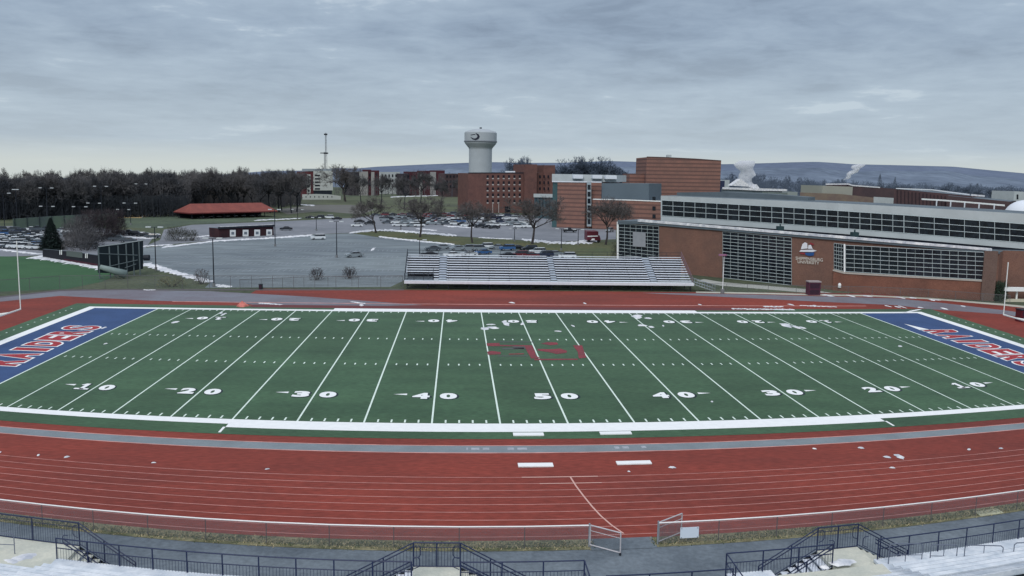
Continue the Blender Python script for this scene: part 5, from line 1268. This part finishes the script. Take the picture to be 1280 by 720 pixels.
# ------------------------------------------------------------------ trees
def tree_mesh(seed, spread=.9, twigw=.02, levels=5, up=.25, trunk_h=.22, kids=(5, 5, 4, 4), base_r=.022, twig_n=3):
    """leafless tree of height about 1: returns (trunk, crown) mesh builders"""
    rr = random.Random(seed); T, C_ = MB(), MB()
    def rv(): return Vector((rr.gauss(0, 1), rr.gauss(0, 1), rr.gauss(0, 1))).normalized()
    def br(p, d, L_, r, lv):
        mb = T if lv <= 1 else C_; n = 5 if lv == 0 else (4 if lv <= 2 else 3); segs = 3 if lv <= 2 else 2; pts = [p]; dd = d
        for i in range(segs):
            dd = (dd+rv()*.16+Vector((0, 0, up*.22 if lv > 0 else 0))).normalized(); pts.append(pts[-1]+dd*(L_/segs))
        for i in range(segs):
            q0, q1 = i/segs, (i+1)/segs; mb.tube(pts[i], pts[i+1], max(r*(1-.55*q0), twigw*.35), n, r2=max(r*(1-.55*q1), twigw*.3), cap=False)
        if lv >= levels: return
        kn = kids[min(lv, len(kids)-1)]
        for k in range(kn):
            q = rr.uniform(.45, 1.0) if lv else rr.uniform(trunk_h/.5, 1.0); q = min(q, .99); i = int(q*segs); f = q*segs-i; s_ = pts[i]+(pts[i+1]-pts[i])*f
            side = rv(); side = (side-dd*side.dot(dd)).normalized(); nd = (dd*rr.uniform(.45, .8)+side*spread*rr.uniform(.6, 1.1)+Vector((0, 0, up))).normalized()
            br(s_, nd, L_*rr.uniform(.52, .74), r*.52, lv+1)
        if lv == levels-1:
            for k in range(twig_n):
                q = rr.uniform(.3, 1); i = min(segs-1, int(q*segs)); s_ = pts[i]+(pts[i+1]-pts[i])*(q*segs-i)
                nd = (dd+rv()*.8).normalized(); e_ = s_+nd*L_*rr.uniform(.35, .7); w_ = rv()*twigw*.5
                C_.add([s_-w_, s_+w_, e_], [(0, 1, 2)])
    br(Vector((0, 0, 0)), Vector((0, 0, 1)), .48, base_r, 0)
    zmax = max(v.z for v in C_.v)
    for m_ in (T, C_):
        m_.v = [v/zmax for v in m_.v]
    return T, C_
def proto_tree(seed, mt, mc, name='bare_tree', **k):
    T, C_ = tree_mesh(seed, **k); r = bpy.data.objects.new(name, None); r['_o'] = 1; r['category'] = 'tree'; r['label'] = 'tree'
    a = T.build('trunk', mt); c = C_.build('crown', mc); a.parent = r; c.parent = r
    return r
def purge(r):
    for ch in list(r.children): bpy.data.objects.remove(ch)
    bpy.data.objects.remove(r)
PT = [proto_tree(s, m_bark, m_twig, twigw=.0045, kids=(6, 5, 5, 4), spread=1.0, trunk_h=.3, twig_n=5) for s in (1, 2, 3, 4)]
m_ftrunk = mat('forest_trunk', S(50, 52, 56, 1.2), .95, rgb2=S(36, 40, 46, 1.2), scale=.3)
PF = [proto_tree(s, m_ftrunk, m_twigd, twigw=.0065, spread=.95, up=.2, kids=(6, 5, 5, 4), twig_n=3, trunk_h=.28) for s in (11, 12, 13, 14, 15)]
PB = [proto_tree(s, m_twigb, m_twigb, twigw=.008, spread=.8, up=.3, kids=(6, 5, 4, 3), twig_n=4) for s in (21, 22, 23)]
def place_tree(protos, u, vt, vb, label, group, z0=LOW, wide=1.0, rnd_=random):
    g = gp(u, vb, z0); h = sp(u, vt, vb, z0).z-z0
    return dup(rnd_.choice(protos), g, rnd_.uniform(0, 6.28), label, (h*wide, h*wide, h), group)
rt = random.Random(77)
for (u, a, b, lb, wd) in ((470, 244, 291, 'leafless tree at the tip of the grass island', 1.15), (525, 245, 296.5, 'leafless tree second along the grass island', 1.1), (590.5, 250, 303.5, 'leafless tree third along the grass island, in line with the dormitory corner', 1.05),
        (665, 245, 305, 'broad leafless tree at the start of the island snow bank', 1.1), (757, 245, 306, 'leafless tree in front of the striped classroom building, by the truck', 1.0), (776, 252, 300, 'leafless tree against the gymnasium corner window', .8),
        (270, 216, 254, 'pale leafless tree against the wood behind the red-roofed pavilion', .9), (432, 206, 252, 'dark leafless tree right of the white and maroon block', 1.0)):
    place_tree(PT, u, a-2.5, b, lb, 'lone leafless trees', wide=wd*1.22, rnd_=rt)
for i in range(7):
    u = 428+i*25+rt.uniform(-3, 3); vb = rt.uniform(248, 262); place_tree(PF, u, rt.uniform(207, 216) if i > 14 else rt.uniform(209, 221), vb, 'dark leafless tree in the belt before the apartment blocks', 'trees before the apartment blocks', rnd_=rt, wide=.85)
# line behind the dormitory and classroom roofs
for (u, a) in ((649, 196), (659, 193.5), (668, 196), (709, 198), (718, 194.5), (727, 196), (737, 194.5), (746, 195), (756, 200), (768, 204), (704, 206), (778, 208)):
    place_tree(PB, u, a, 252, 'bare tree rising behind the dormitory and classroom roofs', 'trees behind the campus roofs', rnd_=rt, wide=1.1)
# wood on the left: front trees as individuals
for i in range(64):
    u = -50+i*7.6+rt.uniform(-4, 4); vb = 272-6*(u/430)+rt.uniform(-2, 3) if u > 0 else 274
    if u > 150: vb -= 3
    if u > 374: continue
    tp = 216-3.2*min(1, max(0, u/200))+rt.gauss(0, 2.8)
    place_tree(PF, u, tp, vb, 'dark leafless tree at the edge of the wood', 'trees of the dark wood', rnd_=rt, wide=rt.uniform(.7, .95))
for i in range(22):
    u = 5+i*18+rt.uniform(-6, 6)
    if u < 372: place_tree(PF, u, rt.uniform(206.5, 212.5), 256, 'tall tree top standing out above the dark wood', 'tall trees over the wood', rnd_=rt, wide=.55)
for i in range(26):
    u = 905+i*15+rt.uniform(-5, 5); hgt = 214+ (u-905)*.03; tp = hgt+rt.uniform(0, 6) if u < 1070 else (232+rt.uniform(-8, 3) if u < 1170 else 226+(u-1170)*.12+rt.uniform(-3, 3)); 
    place_tree(PB, u, tp, 252 if u < 1100 else 262, 'bluish bare tree in the belt below the ridge', 'trees below the ridge', rnd_=rt, wide=1.0)
# mass of the wood
def woods(name, uv, depth, n, m_, label, hmax, seed, w0=.25):
    rr = random.Random(seed); mb = MB()
    for i in range(n):
        s_ = rr.random(); (a, va, ta), (b, vb_, tb) = uv
        u = a+(b-a)*s_; v = va+(vb_-va)*s_; g = gp(u, v, LOW); top = sp(u, ta+(tb-ta)*s_, v).z; dr = Vector((g.x-CX, g.y-CY, 0)).normalized(); p = g+dr*rr.uniform(0, depth)
        hh = (top-LOW)*(1-.12*rr.random()-.10*math.sin(u*.09)**2); z = LOW+hh*rr.random()**.95
        L_ = rr.uniform(1.0, 3.6); w_ = w0*.62*rr.uniform(.5, 1.3); an = rr.gauss(0, .8)
        dx = Vector((math.sin(an), 0, math.cos(an)))*L_; e_ = Vector((math.cos(an), 0, -math.sin(an)))*w_
        if z+L_ > LOW+hh: continue
        mb.add([p+Vector((0, 0, z-LOW))-e_, p+Vector((0, 0, z-LOW))+e_, p+Vector((0, 0, z-LOW))+dx], [(0, 1, 2)])
    for i in range(n//60):
        s_ = rr.random(); (a, va, ta), (b, vb_, tb) = uv; u = a+(b-a)*s_; v = va+(vb_-va)*s_; g = gp(u, v, LOW); top = sp(u, ta+(tb-ta)*s_, v).z; dr = Vector((g.x-CX, g.y-CY, 0)).normalized(); p = g+dr*rr.uniform(0, depth)
        mb.tube(p, p+Vector((0, 0, (top-LOW)*.8)), .28, 3, r2=.08, cap=False)
    o = mb.build(name, m_); tag(o, label, None, None, 'stuff')
woods('woods', ((-120, 275.5, 219), (240, 268.5, 213)), 60, 60000, m_twigd, 'dense dark leafless wood behind the lots', 20, 5)
woods('woods', ((-120, 277, 240), (235, 271, 238)), 12, 14000, mat('undergrowth', S(46, 50, 54, 1.2), .95, rgb2=S(30, 35, 42, 1.2), scale=.1), 'dark undergrowth along the foot of the wood', 20, 15)
woods('woods', ((230, 266, 213), (376, 258, 213.5)), 60, 17000, m_twigd, 'dense dark leafless wood beyond the pavilion', 20, 6)
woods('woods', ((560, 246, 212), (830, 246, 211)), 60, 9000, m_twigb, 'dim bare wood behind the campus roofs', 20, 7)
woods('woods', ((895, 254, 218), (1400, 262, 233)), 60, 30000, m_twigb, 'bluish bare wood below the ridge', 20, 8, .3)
woods('woods', ((418, 245, 222), (600, 245, 220)), 40, 2500, m_twigd, 'dark undergrowth around the apartment blocks', 20, 9)

# evergreens and shrubs
def evergreen(u, vt, vb, wpx, label, m_=None, z0=LOW, seed=1, dens=1.0):
    dens *= 3; wpx *= 1.15
    rr = random.Random(seed); g = gp(u, vb, z0); h = sp(u, vt, vb, z0).z-z0; k = (g-EYE).dot(FW)/FPX; R_ = wpx*k/2
    t = thing('evergreen_tree', g, label, 'tree', 'evergreens'); mb = MB(); mb.tube(g, g+Vector((0, 0, h*.95)), .18, 6, r2=.03); mb.build('trunk', m_bark, t)
    mb = MB()
    for i in range(int(2600*dens)):
        q = rr.random()**1.35; a_ = rr.uniform(0, 6.28); z = h*(.04+.96*q); r = R_*rr.uniform(.85, 1.1)*(1-q)**.85*(.9+.1*math.sin(q*31+a_*3))*math.sqrt(rr.uniform(.3, 1)); a = rr.uniform(0, 6.28)
        c = g+Vector((math.cos(a)*r, math.sin(a)*r, z)); o_ = Vector((math.cos(a), math.sin(a), -.35)); L_ = rr.uniform(.35, .8)*(1.1-q*.6); sd_ = Vector((-math.sin(a), math.cos(a), rr.uniform(-.3, .3)))*L_*.35
        mb.add([c-sd_, c+sd_, c+o_*L_], [(0, 1, 2)])
    mb.build('crown', m_ or m_ever, t)
evergreen(65, 272, 312, 26, 'dark conical evergreen beside the padded outfield wall', seed=2)
evergreen(1098, 217, 250, 14, 'dark broad evergreen against the ridge, above the boiler house', seed=3, dens=.6)
evergreen(1117, 221, 250, 12, 'second dark evergreen against the ridge, above the boiler house', seed=4, dens=.5)
evergreen(1220, 229, 256, 12, 'small dark evergreen behind the snow-lined brick wing', seed=5, dens=.5)
def shrub(u, vt, vb, wpx, label, m_, seed, z0=LOW, n=900):
    rr = random.Random(seed); g = gp(u, vb, z0); h = sp(u, vt, vb, z0).z-z0; k = (g-EYE).dot(FW)/FPX; R_ = wpx*k/2
    t = thing('bare_shrub', g, label, 'shrub', 'leafless shrubs'); mb = MB()
    for i in range(14): a = rr.uniform(0, 6.28); mb.tube(g+Vector((math.cos(a)*R_*.15, math.sin(a)*R_*.15, 0)), g+Vector((math.cos(a)*R_*.7, math.sin(a)*R_*.7, h*.75)), .05, 4, r2=.02)
    mb.build('stem', m_bark, t); mb = MB()
    for i in range(n):
        a = rr.uniform(0, 6.28); q = math.sqrt(rr.random()); el = rr.uniform(.0, 1.5); c = g+Vector((math.cos(a)*R_*q*math.cos(el*.6), math.sin(a)*R_*q*math.cos(el*.6), h*math.sin(el)*rr.uniform(.5, 1)))
        d = Vector((rr.gauss(0, .5)+math.cos(a)*.5, rr.gauss(0, .5), rr.uniform(.3, 1))).normalized()*rr.uniform(.4, 1.1); w_ = Vector((rr.gauss(0, 1), rr.gauss(0, 1), 0)).normalized()*.045
        mb.add([c-w_, c+w_, c+d*(h/5)], [(0, 1, 2)])
    mb.build('twig_mass', m_, t)
m_br = mat('brown_twig', S(70, 62, 64, 1.0), .95, rgb2=S(50, 46, 52, 1.0), scale=.8); m_ol = mat('olive_twig', S(78, 80, 68, 1.0), .95, rgb2=S(48, 52, 48, 1.0), scale=.8)
shrub(122, 263, 300, 56, 'wide brown leafless thicket in front of the overflow lot cars', m_br, 1, n=7000)
shrub(106, 284, 313, 52, 'low grey brush just behind the padded outfield wall', m_twigd, 22, n=3000)
shrub(99, 272, 308, 44, 'grey leafless thicket between the evergreen and the brown one', m_twigd, 2, n=3500)
shrub(146, 262, 296, 26, 'tall reddish end of the thicket beside the sandy infield', m_br, 21, n=3000)
shrub(222, 284, 301, 32, 'round olive shrub clump at the snow-lined lot edge', m_ol, 3, n=2200)
shrub(240, 287, 301, 18, 'smaller olive shrub touching the round clump', m_ol, 4, n=900)
shrub(396, 335, 350, 20, 'loose leafless shrub at the near lot edge, under the silver car', m_br, 5, n=600)
shrub(437, 333, 348, 20, 'loose leafless shrub at the near lot edge, nearer the bleachers', m_br, 6, n=600)
shrub(252, 337, 355, 22, 'faint leafless shrub at the foot of the tallest lamp post', m_twig, 7, n=500)
shrub(715, 265, 283, 60, 'dark clipped hedge-like shrubs before the striped classroom building', m_ol, 8, n=3500)
shrub(215, 345, 358, 40, 'dry straw-coloured brush on the bank beside the batting screen', mat('straw_twig', S(112, 112, 84, 1.0), .95, var=.3, scale=1), 9, n=900)
shrub(1247, 352, 376, 22, 'low dark green shrub at the gymnasium corner beside the goal post', mat('yew_green', S(46, 62, 50, 1.3), .9, var=.4, scale=1), 31, z0=0.0, n=2600)
shrub(775, 300, 325, 26, 'bare brush at the gymnasium corner behind the bleachers', m_ol, 10, n=900)

for pr in PT+PF+PB: purge(pr)

# ------------------------------------------------------------------ vehicles
def car_proto(kind, body_m):
    r = bpy.data.objects.new({'sedan': 'parked_car', 'suv': 'parked_suv', 'pickup': 'pickup_truck'}[kind], None); r['_o'] = 1
    L_, Wd = (4.6, 1.8) if kind != 'pickup' else (5.4, 1.9)
    if kind == 'sedan': low = [(-2.3, .35), (-2.3, .75), (-2.1, .92), (-.95, 1.0), (1.5, 1.02), (2.2, .95), (2.3, .7), (2.3, .35)]; cab = [(-1.15, .98), (-.45, 1.42), (.85, 1.44), (1.75, 1.0)]
    elif kind == 'suv': low = [(-2.3, .4), (-2.3, .9), (-2.15, 1.05), (-1.1, 1.12), (2.2, 1.12), (2.3, .9), (2.3, .4)]; cab = [(-1.3, 1.1), (-.7, 1.72), (2.0, 1.72), (2.25, 1.1)]
    else: low = [(-2.7, .45), (-2.7, .95), (-2.5, 1.12), (-1.3, 1.18), (.6, 1.15), (.62, 1.1), (2.6, 1.1), (2.7, .9), (2.7, .45)]; cab = [(-1.35, 1.15), (-.8, 1.82), (.35, 1.82), (.6, 1.15)]
    def ext(prof_, w0, w1, z0, z1):
        mb = MB(); n = len(prof_)
        def wd(z): return w0+(w1-w0)*max(0, min(1, (z-z0)/(z1-z0)))
        vs = [Vector((x, s_*wd(z)/2, z)) for s_ in (-1, 1) for x, z in prof_]
        mb.add(vs, [tuple(range(n)), tuple(range(2*n-1, n-1, -1))]+[(i, n+i, n+(i+1) % n, (i+1) % n) for i in range(n)]); return mb
    o = ext(low, Wd, Wd*.94, .4, 1.1).build('body', body_m); o.parent = r
    zt = cab[1][1]; o = ext(cab, Wd*.92, Wd*.72, 1.0, zt).build('windows', m_glass); o.parent = r
    rp = [(cab[1][0]+.05, zt-.005), (cab[1][0]+.1, zt+.045), (cab[2][0]-.1, zt+.05), (cab[2][0]-.02, zt-.005)]
    o = ext(rp, Wd*.74, Wd*.7, zt, zt+.05).build('roof', body_m); o.parent = r
    for x in (-L_*.31, L_*.31):
        for s_ in (-1, 1):
            mb = MB(); mb.tube((x, s_*(Wd/2-.2), .33), (x, s_*(Wd/2+.015), .33), .33, 14); o = mb.build('wheel', mat('tyre', S(26, 26, 28), .9)); o.parent = r
            mb = MB(); mb.tube((x, s_*(Wd/2), .33), (x, s_*(Wd/2+.03), .33), .18, 10); q = mb.build('rim', m_galv); q.parent = o
    for s_ in (-1, 1):
        mb = MB(); mb.box(-L_/2-.02, -L_/2+.05, s_*.65-.16, s_*.65+.16, .66, .82); o = mb.build('headlight', mat('lens_white', S(220, 224, 228), .2)); o.parent = r
        mb = MB(); mb.box(L_/2-.05, L_/2+.02, s_*.68-.13, s_*.68+.13, .7, .9); o = mb.build('tail_light', mat('lens_red', S(120, 26, 30), .3)); o.parent = r
    return r
paints = {'white': mat('car_white', S(214, 220, 224), .25, spec=.6), 'black': mat('car_black', S(26, 30, 36), .2, spec=.6), 'silver': mat('car_silver', S(150, 160, 166), .25, metal=.4), 'blue': mat('car_blue', S(52, 92, 140), .25, spec=.6),
          'red': mat('car_red', S(104, 40, 46), .25, spec=.6), 'grey': mat('car_grey', S(84, 92, 100), .25, metal=.3), 'navy': mat('car_navy', S(34, 44, 68), .25, spec=.6)}
CP = {}
cm = mat('car_any', (.5, .5, .5))
for k_ in ('sedan', 'suv', 'pickup'): CP[k_] = car_proto(k_, cm)
NAME = {'sedan': 'saloon car', 'suv': 'tall estate car', 'pickup': 'pickup truck'}; ORD = ['first', 'second', 'third', 'fourth', 'fifth', 'sixth', 'seventh', 'eighth', 'ninth', 'tenth', 'eleventh', 'twelfth', 'thirteenth', 'fourteenth', 'fifteenth', 'sixteenth']
def car(u, v, col, kind, ang, label, group='cars in the parking lots'):
    g = gl(u, v); g.z = LOW+.03
    o = dup(CP[kind], g, R(ang), label, 1.02, group, swap={'body': paints[col], 'roof': paints[col]}); o['category'] = 'car'
    return o
def row(px0, px1, n, ang, seed, where, pal=('white', 'black', 'silver', 'grey', 'white', 'navy', 'red', 'silver', 'blue'), skip=(), kinds=('sedan', 'suv', 'sedan', 'suv', 'sedan', 'pickup')):
    rr = random.Random(seed); c = 0
    for i in range(n):
        if i in skip: continue
        q = i/max(1, n-1); u = px0[0]+(px1[0]-px0[0])*q; v = px0[1]+(px1[1]-px0[1])*q; col = rr.choice(pal); kd = rr.choice(kinds)
        car(u+rr.uniform(-.6, .6), v, col, kd, ang+rr.uniform(-4, 4)+(180 if rr.random() < .4 else 0), '%s %s, %s from left %s' % (col, NAME[kd], ORD[c], where)); c += 1
# lone cars
car(443, 321.5, 'silver', 'sedan', 25, 'lone silver saloon car in the empty middle of the large lot')
car(397.5, 299.5, 'white', 'suv', 20, 'white estate car at the snow-lined edge of the large lot')
car(357.5, 288, 'black', 'sedan', 12, 'lone black saloon car near the end of the four-panel kiosk')
for u, v, c, k_, lb in ((388, 273.5, 'black', 'sedan', 'black saloon at the hill edge, leftmost of its group'), (399.5, 273.5, 'black', 'suv', 'black estate car in the group at the hill edge'), (411, 273.5, 'white', 'suv', 'white estate car in the group at the hill edge'), (421, 275, 'black', 'sedan', 'black saloon right of the white estate car at the hill edge'),
        (446, 283.5, 'white', 'sedan', 'white saloon just left of the first island tree'), (449, 278.5, 'black', 'sedan', 'black saloon behind the white one by the first island tree'), (462, 281, 'black', 'suv', 'black estate car touching the first island tree')):
    car(u, v, c, k_, 10, lb)
# near rows behind the bleachers
for u, v, c, k_, a_, lb in ((541, 313.5, 'grey', 'sedan', 15, 'grey saloon in the row behind the bleachers, rear left'), (553, 311.5, 'silver', 'sedan', 15, 'silver saloon in the rear row behind the bleachers, second'), (536, 321, 'black', 'sedan', 8, 'black saloon closest to the bleacher end'),
        (565, 321.5, 'white', 'sedan', 12, 'white saloon in the front row behind the bleachers'), (586, 320.5, 'white', 'sedan', 25, 'white saloon left of the bright blue car'), (604, 318, 'blue', 'sedan', 25, 'bright blue saloon in the row behind the bleachers'),
        (607, 311, 'white', 'suv', 15, 'white estate car behind the bright blue one'), (622, 311.5, 'silver', 'sedan', 15, 'silver saloon in the rear row past the blue car'), (634, 313, 'blue', 'suv', 12, 'darker blue estate car in the rear row'), (646, 312.5, 'black', 'sedan', 10, 'black saloon in the rear row past the darker blue car'),
        (634, 322, 'black', 'sedan', 10, 'black saloon in the front row, middle of the bleachers'), (650, 321.5, 'red', 'suv', 8, 'dark red estate car in the front row behind the bleachers'), (662, 314, 'black', 'suv', 12, 'black estate car in the rear row by the island'), (663, 322, 'red', 'sedan', 10, 'dark red saloon in the front row behind the bleachers'),
        (672, 317.5, 'white', 'suv', 12, 'white estate car near the broad island tree'), (681, 321.5, 'navy', 'suv', 15, 'navy estate car between two pale ones'), (693, 320, 'silver', 'sedan', 18, 'silver saloon second from the end of the rows'), (709, 323.5, 'white', 'suv', 5, 'white estate car at the end of the rows nearest the gymnasium')):
    car(u, v, c, k_, a_, lb)
row((497, 277.5), (575, 278.5), 9, 15, 1, 'in the middle row of the far lot'); row((482, 273), (590, 271), 12, 8, 2, 'in the back row of the far lot', pal=('black', 'navy', 'grey', 'red', 'black', 'silver'))
row((497, 283), (524, 283.5), 4, 12, 3, 'in the short near row of the far lot', pal=('white', 'silver', 'white'))
row((583, 283.5), (618, 286), 5, 10, 4, 'in the row before the dormitory door', pal=('black', 'white', 'black', 'silver')); row((580, 274), (640, 274.5), 9, 20, 5, 'right under the dormitory wall', pal=('navy', 'white', 'black', 'silver', 'white'))
row((648, 285), (662, 285), 2, 5, 6, 'in the pair right of the dormitory row', pal=('white',)); car(712, 290.5, 'black', 'pickup', 5, 'black pickup left of the maroon truck'); car(762, 290, 'silver', 'suv', 60, 'silver estate car half hidden by the tree beside the truck')
row((0, 293.5), (50, 299.5), 8, 22, 41, 'in the second row before the evergreen', pal=('white', 'grey', 'silver', 'black', 'blue'))
row((4, 301), (56, 305), 8, 24, 42, 'in the third row before the evergreen', pal=('white', 'silver', 'black', 'white'))
row((-8, 309.5), (48, 312), 7, 20, 43, 'in the row nearest the green field', pal=('white', 'silver', 'grey', 'white'))
row((78, 290), (120, 295), 6, 20, 44, 'in the back row behind the thicket', pal=('white', 'silver', 'grey'))
row((480, 276), (588, 274.8), 13, 10, 45, 'in the third row of the far lot', pal=('black', 'white', 'silver', 'navy', 'grey', 'white'))
row((520, 280.6), (578, 281.6), 7, 12, 46, 'in the row behind the third island tree', pal=('white', 'black', 'silver', 'grey'))
row((470, 270), (576, 268.5), 11, 8, 47, 'in the rearmost row of the far lot', pal=('black', 'navy', 'grey', 'black', 'red'))
row((590, 278), (655, 279.5), 8, 12, 48, 'in the long row before the dormitory', pal=('black', 'white', 'silver', 'navy'))
row((596, 270.5), (645, 271), 6, 20, 49, 'against the foot of the dormitory', pal=('navy', 'black', 'white', 'silver'))
row((484, 279.5), (560, 280), 8, 12, 50, 'in the row behind the first two island trees', pal=('white', 'silver', 'white', 'grey'))
row((600, 283), (660, 282), 7, 10, 51, 'in the nearer row before the dormitory', pal=('white', 'silver', 'white', 'black'))
row((572, 313), (600, 313.5), 3, 15, 52, 'left of the bright blue car', pal=('white', 'silver'))
row((0, 303.5), (50, 309.5), 7, 24, 53, 'in the fourth row before the evergreen', pal=('white', 'silver', 'white', 'blue'))
row((24, 292), (52, 296), 4, 25, 7, 'in the back row before the evergreen'); row((-5, 289), (22, 290), 4, 15, 8, 'in the edge row by the wood', pal=('grey', 'black', 'navy'))
row((-6, 297), (54, 303), 7, 25, 9, 'in the middle row before the evergreen', pal=('white', 'silver', 'blue', 'white', 'silver')); row((-6, 305), (52, 307.5), 6, 20, 10, 'in the near row before the evergreen', pal=('white', 'black', 'silver', 'white'))
row((80, 296), (118, 302), 5, 20, 11, 'in the row behind the thicket', pal=('white', 'silver', 'black')); row((84, 307), (112, 311), 4, 15, 12, 'in the row behind the padded wall', pal=('black', 'grey'))
row((151, 293), (190, 297.5), 5, 10, 13, 'in the snowy row past the thicket', pal=('grey', 'black', 'black')); row((38, 288.5), (58, 289), 3, 20, 14, 'at the wood edge by the evergreen', pal=('white', 'grey', 'silver')); row((135, 300), (160, 303), 3, 10, 16, 'in the row just past the thicket', pal=('black', 'grey', 'white'))
for k_ in CP:
    r = CP[k_]
    for ch in list(r.children):
        for g_ in list(ch.children): bpy.data.objects.remove(g_)
        bpy.data.objects.remove(ch)
    bpy.data.objects.remove(r)
# maroon box truck
g = gl(741, 303); t = thing('delivery_truck', g, 'maroon box truck with a white swoosh, in front of the striped building', 'truck'); k = (g-EYE).dot(FW)/FPX
mb = MB(); mb.box(g.x-8.2*k, g.x+6*k, g.y-1.2, g.y+5, LOW+.7, LOW+14*k); mb.build('cargo_box', mat('truck_maroon', S(92, 34, 48), .5, var=.1, scale=.4), t)
mb = MB(); mb.add([(g.x+6*k, g.y-1.1, LOW+.6), (g.x+9*k, g.y-1.1, LOW+.6), (g.x+9*k, g.y-1.1, LOW+5*k), (g.x+7.6*k, g.y-1.1, LOW+9*k), (g.x+6*k, g.y-1.1, LOW+9*k)] + [(g.x+6*k, g.y+1, LOW+.6), (g.x+9*k, g.y+1, LOW+.6), (g.x+9*k, g.y+1, LOW+5*k), (g.x+7.6*k, g.y+1, LOW+9*k), (g.x+6*k, g.y+1, LOW+9*k)], [(0, 1, 2, 3, 4), (9, 8, 7, 6, 5), (1, 6, 7, 2), (2, 7, 8, 3), (3, 8, 9, 4)]); mb.build('cab', MATS['truck_maroon'], t)
mb = MB(); mb.add([(g.x-7.6*k, g.y-1.25, LOW+7.2*k), (g.x+5.5*k, g.y-1.25, LOW+7.8*k), (g.x+5.5*k, g.y-1.25, LOW+9*k), (g.x-7.6*k, g.y-1.25, LOW+8.4*k)], [(0, 1, 2, 3)]); mb.add([(g.x-3*k, g.y-1.25, LOW+3*k), (g.x+2*k, g.y-1.25, LOW+3.2*k), (g.x+1*k, g.y-1.25, LOW+5.4*k), (g.x-2*k, g.y-1.25, LOW+5*k)], [(0, 1, 2, 3)]); mb.build('white_swoosh', m_white, t)
for x in (-5.5, 6.4):
    mb = MB(); mb.tube((g.x+x*k, g.y-1.3, LOW+.5), (g.x+x*k, g.y-.9, LOW+.5), .5, 12); mb.build('wheel', MATS['tyre'], t)

# tall side hedge / green bank behind the left cars
t = B('windscreen_fence', 'long faded green screened fence at the far end of the overflow lot', 'fence', cols=[15, 150], base=[288, 284])
t.mass('screen_cloth', mat('screen_green', S(86, 104, 88), .9, rgb2=S(72, 84, 84), scale=.12), [16, 40, 62, 100, 146], [273.5, 272, 270.5, 268.5, 266.5], depth=.3)
for i in range(9): u = 18+i*15.5; mb = MB(); a = t.p(u, 272-i*.7, -.2); mb.tube(a, Vector((a.x, a.y, LOW)), .1, 5); mb.build('post', m_dsteel, t.t)

for o in list(bpy.data.objects):
    if '_o' in o: del o['_o']
print('objects', len(bpy.data.objects))
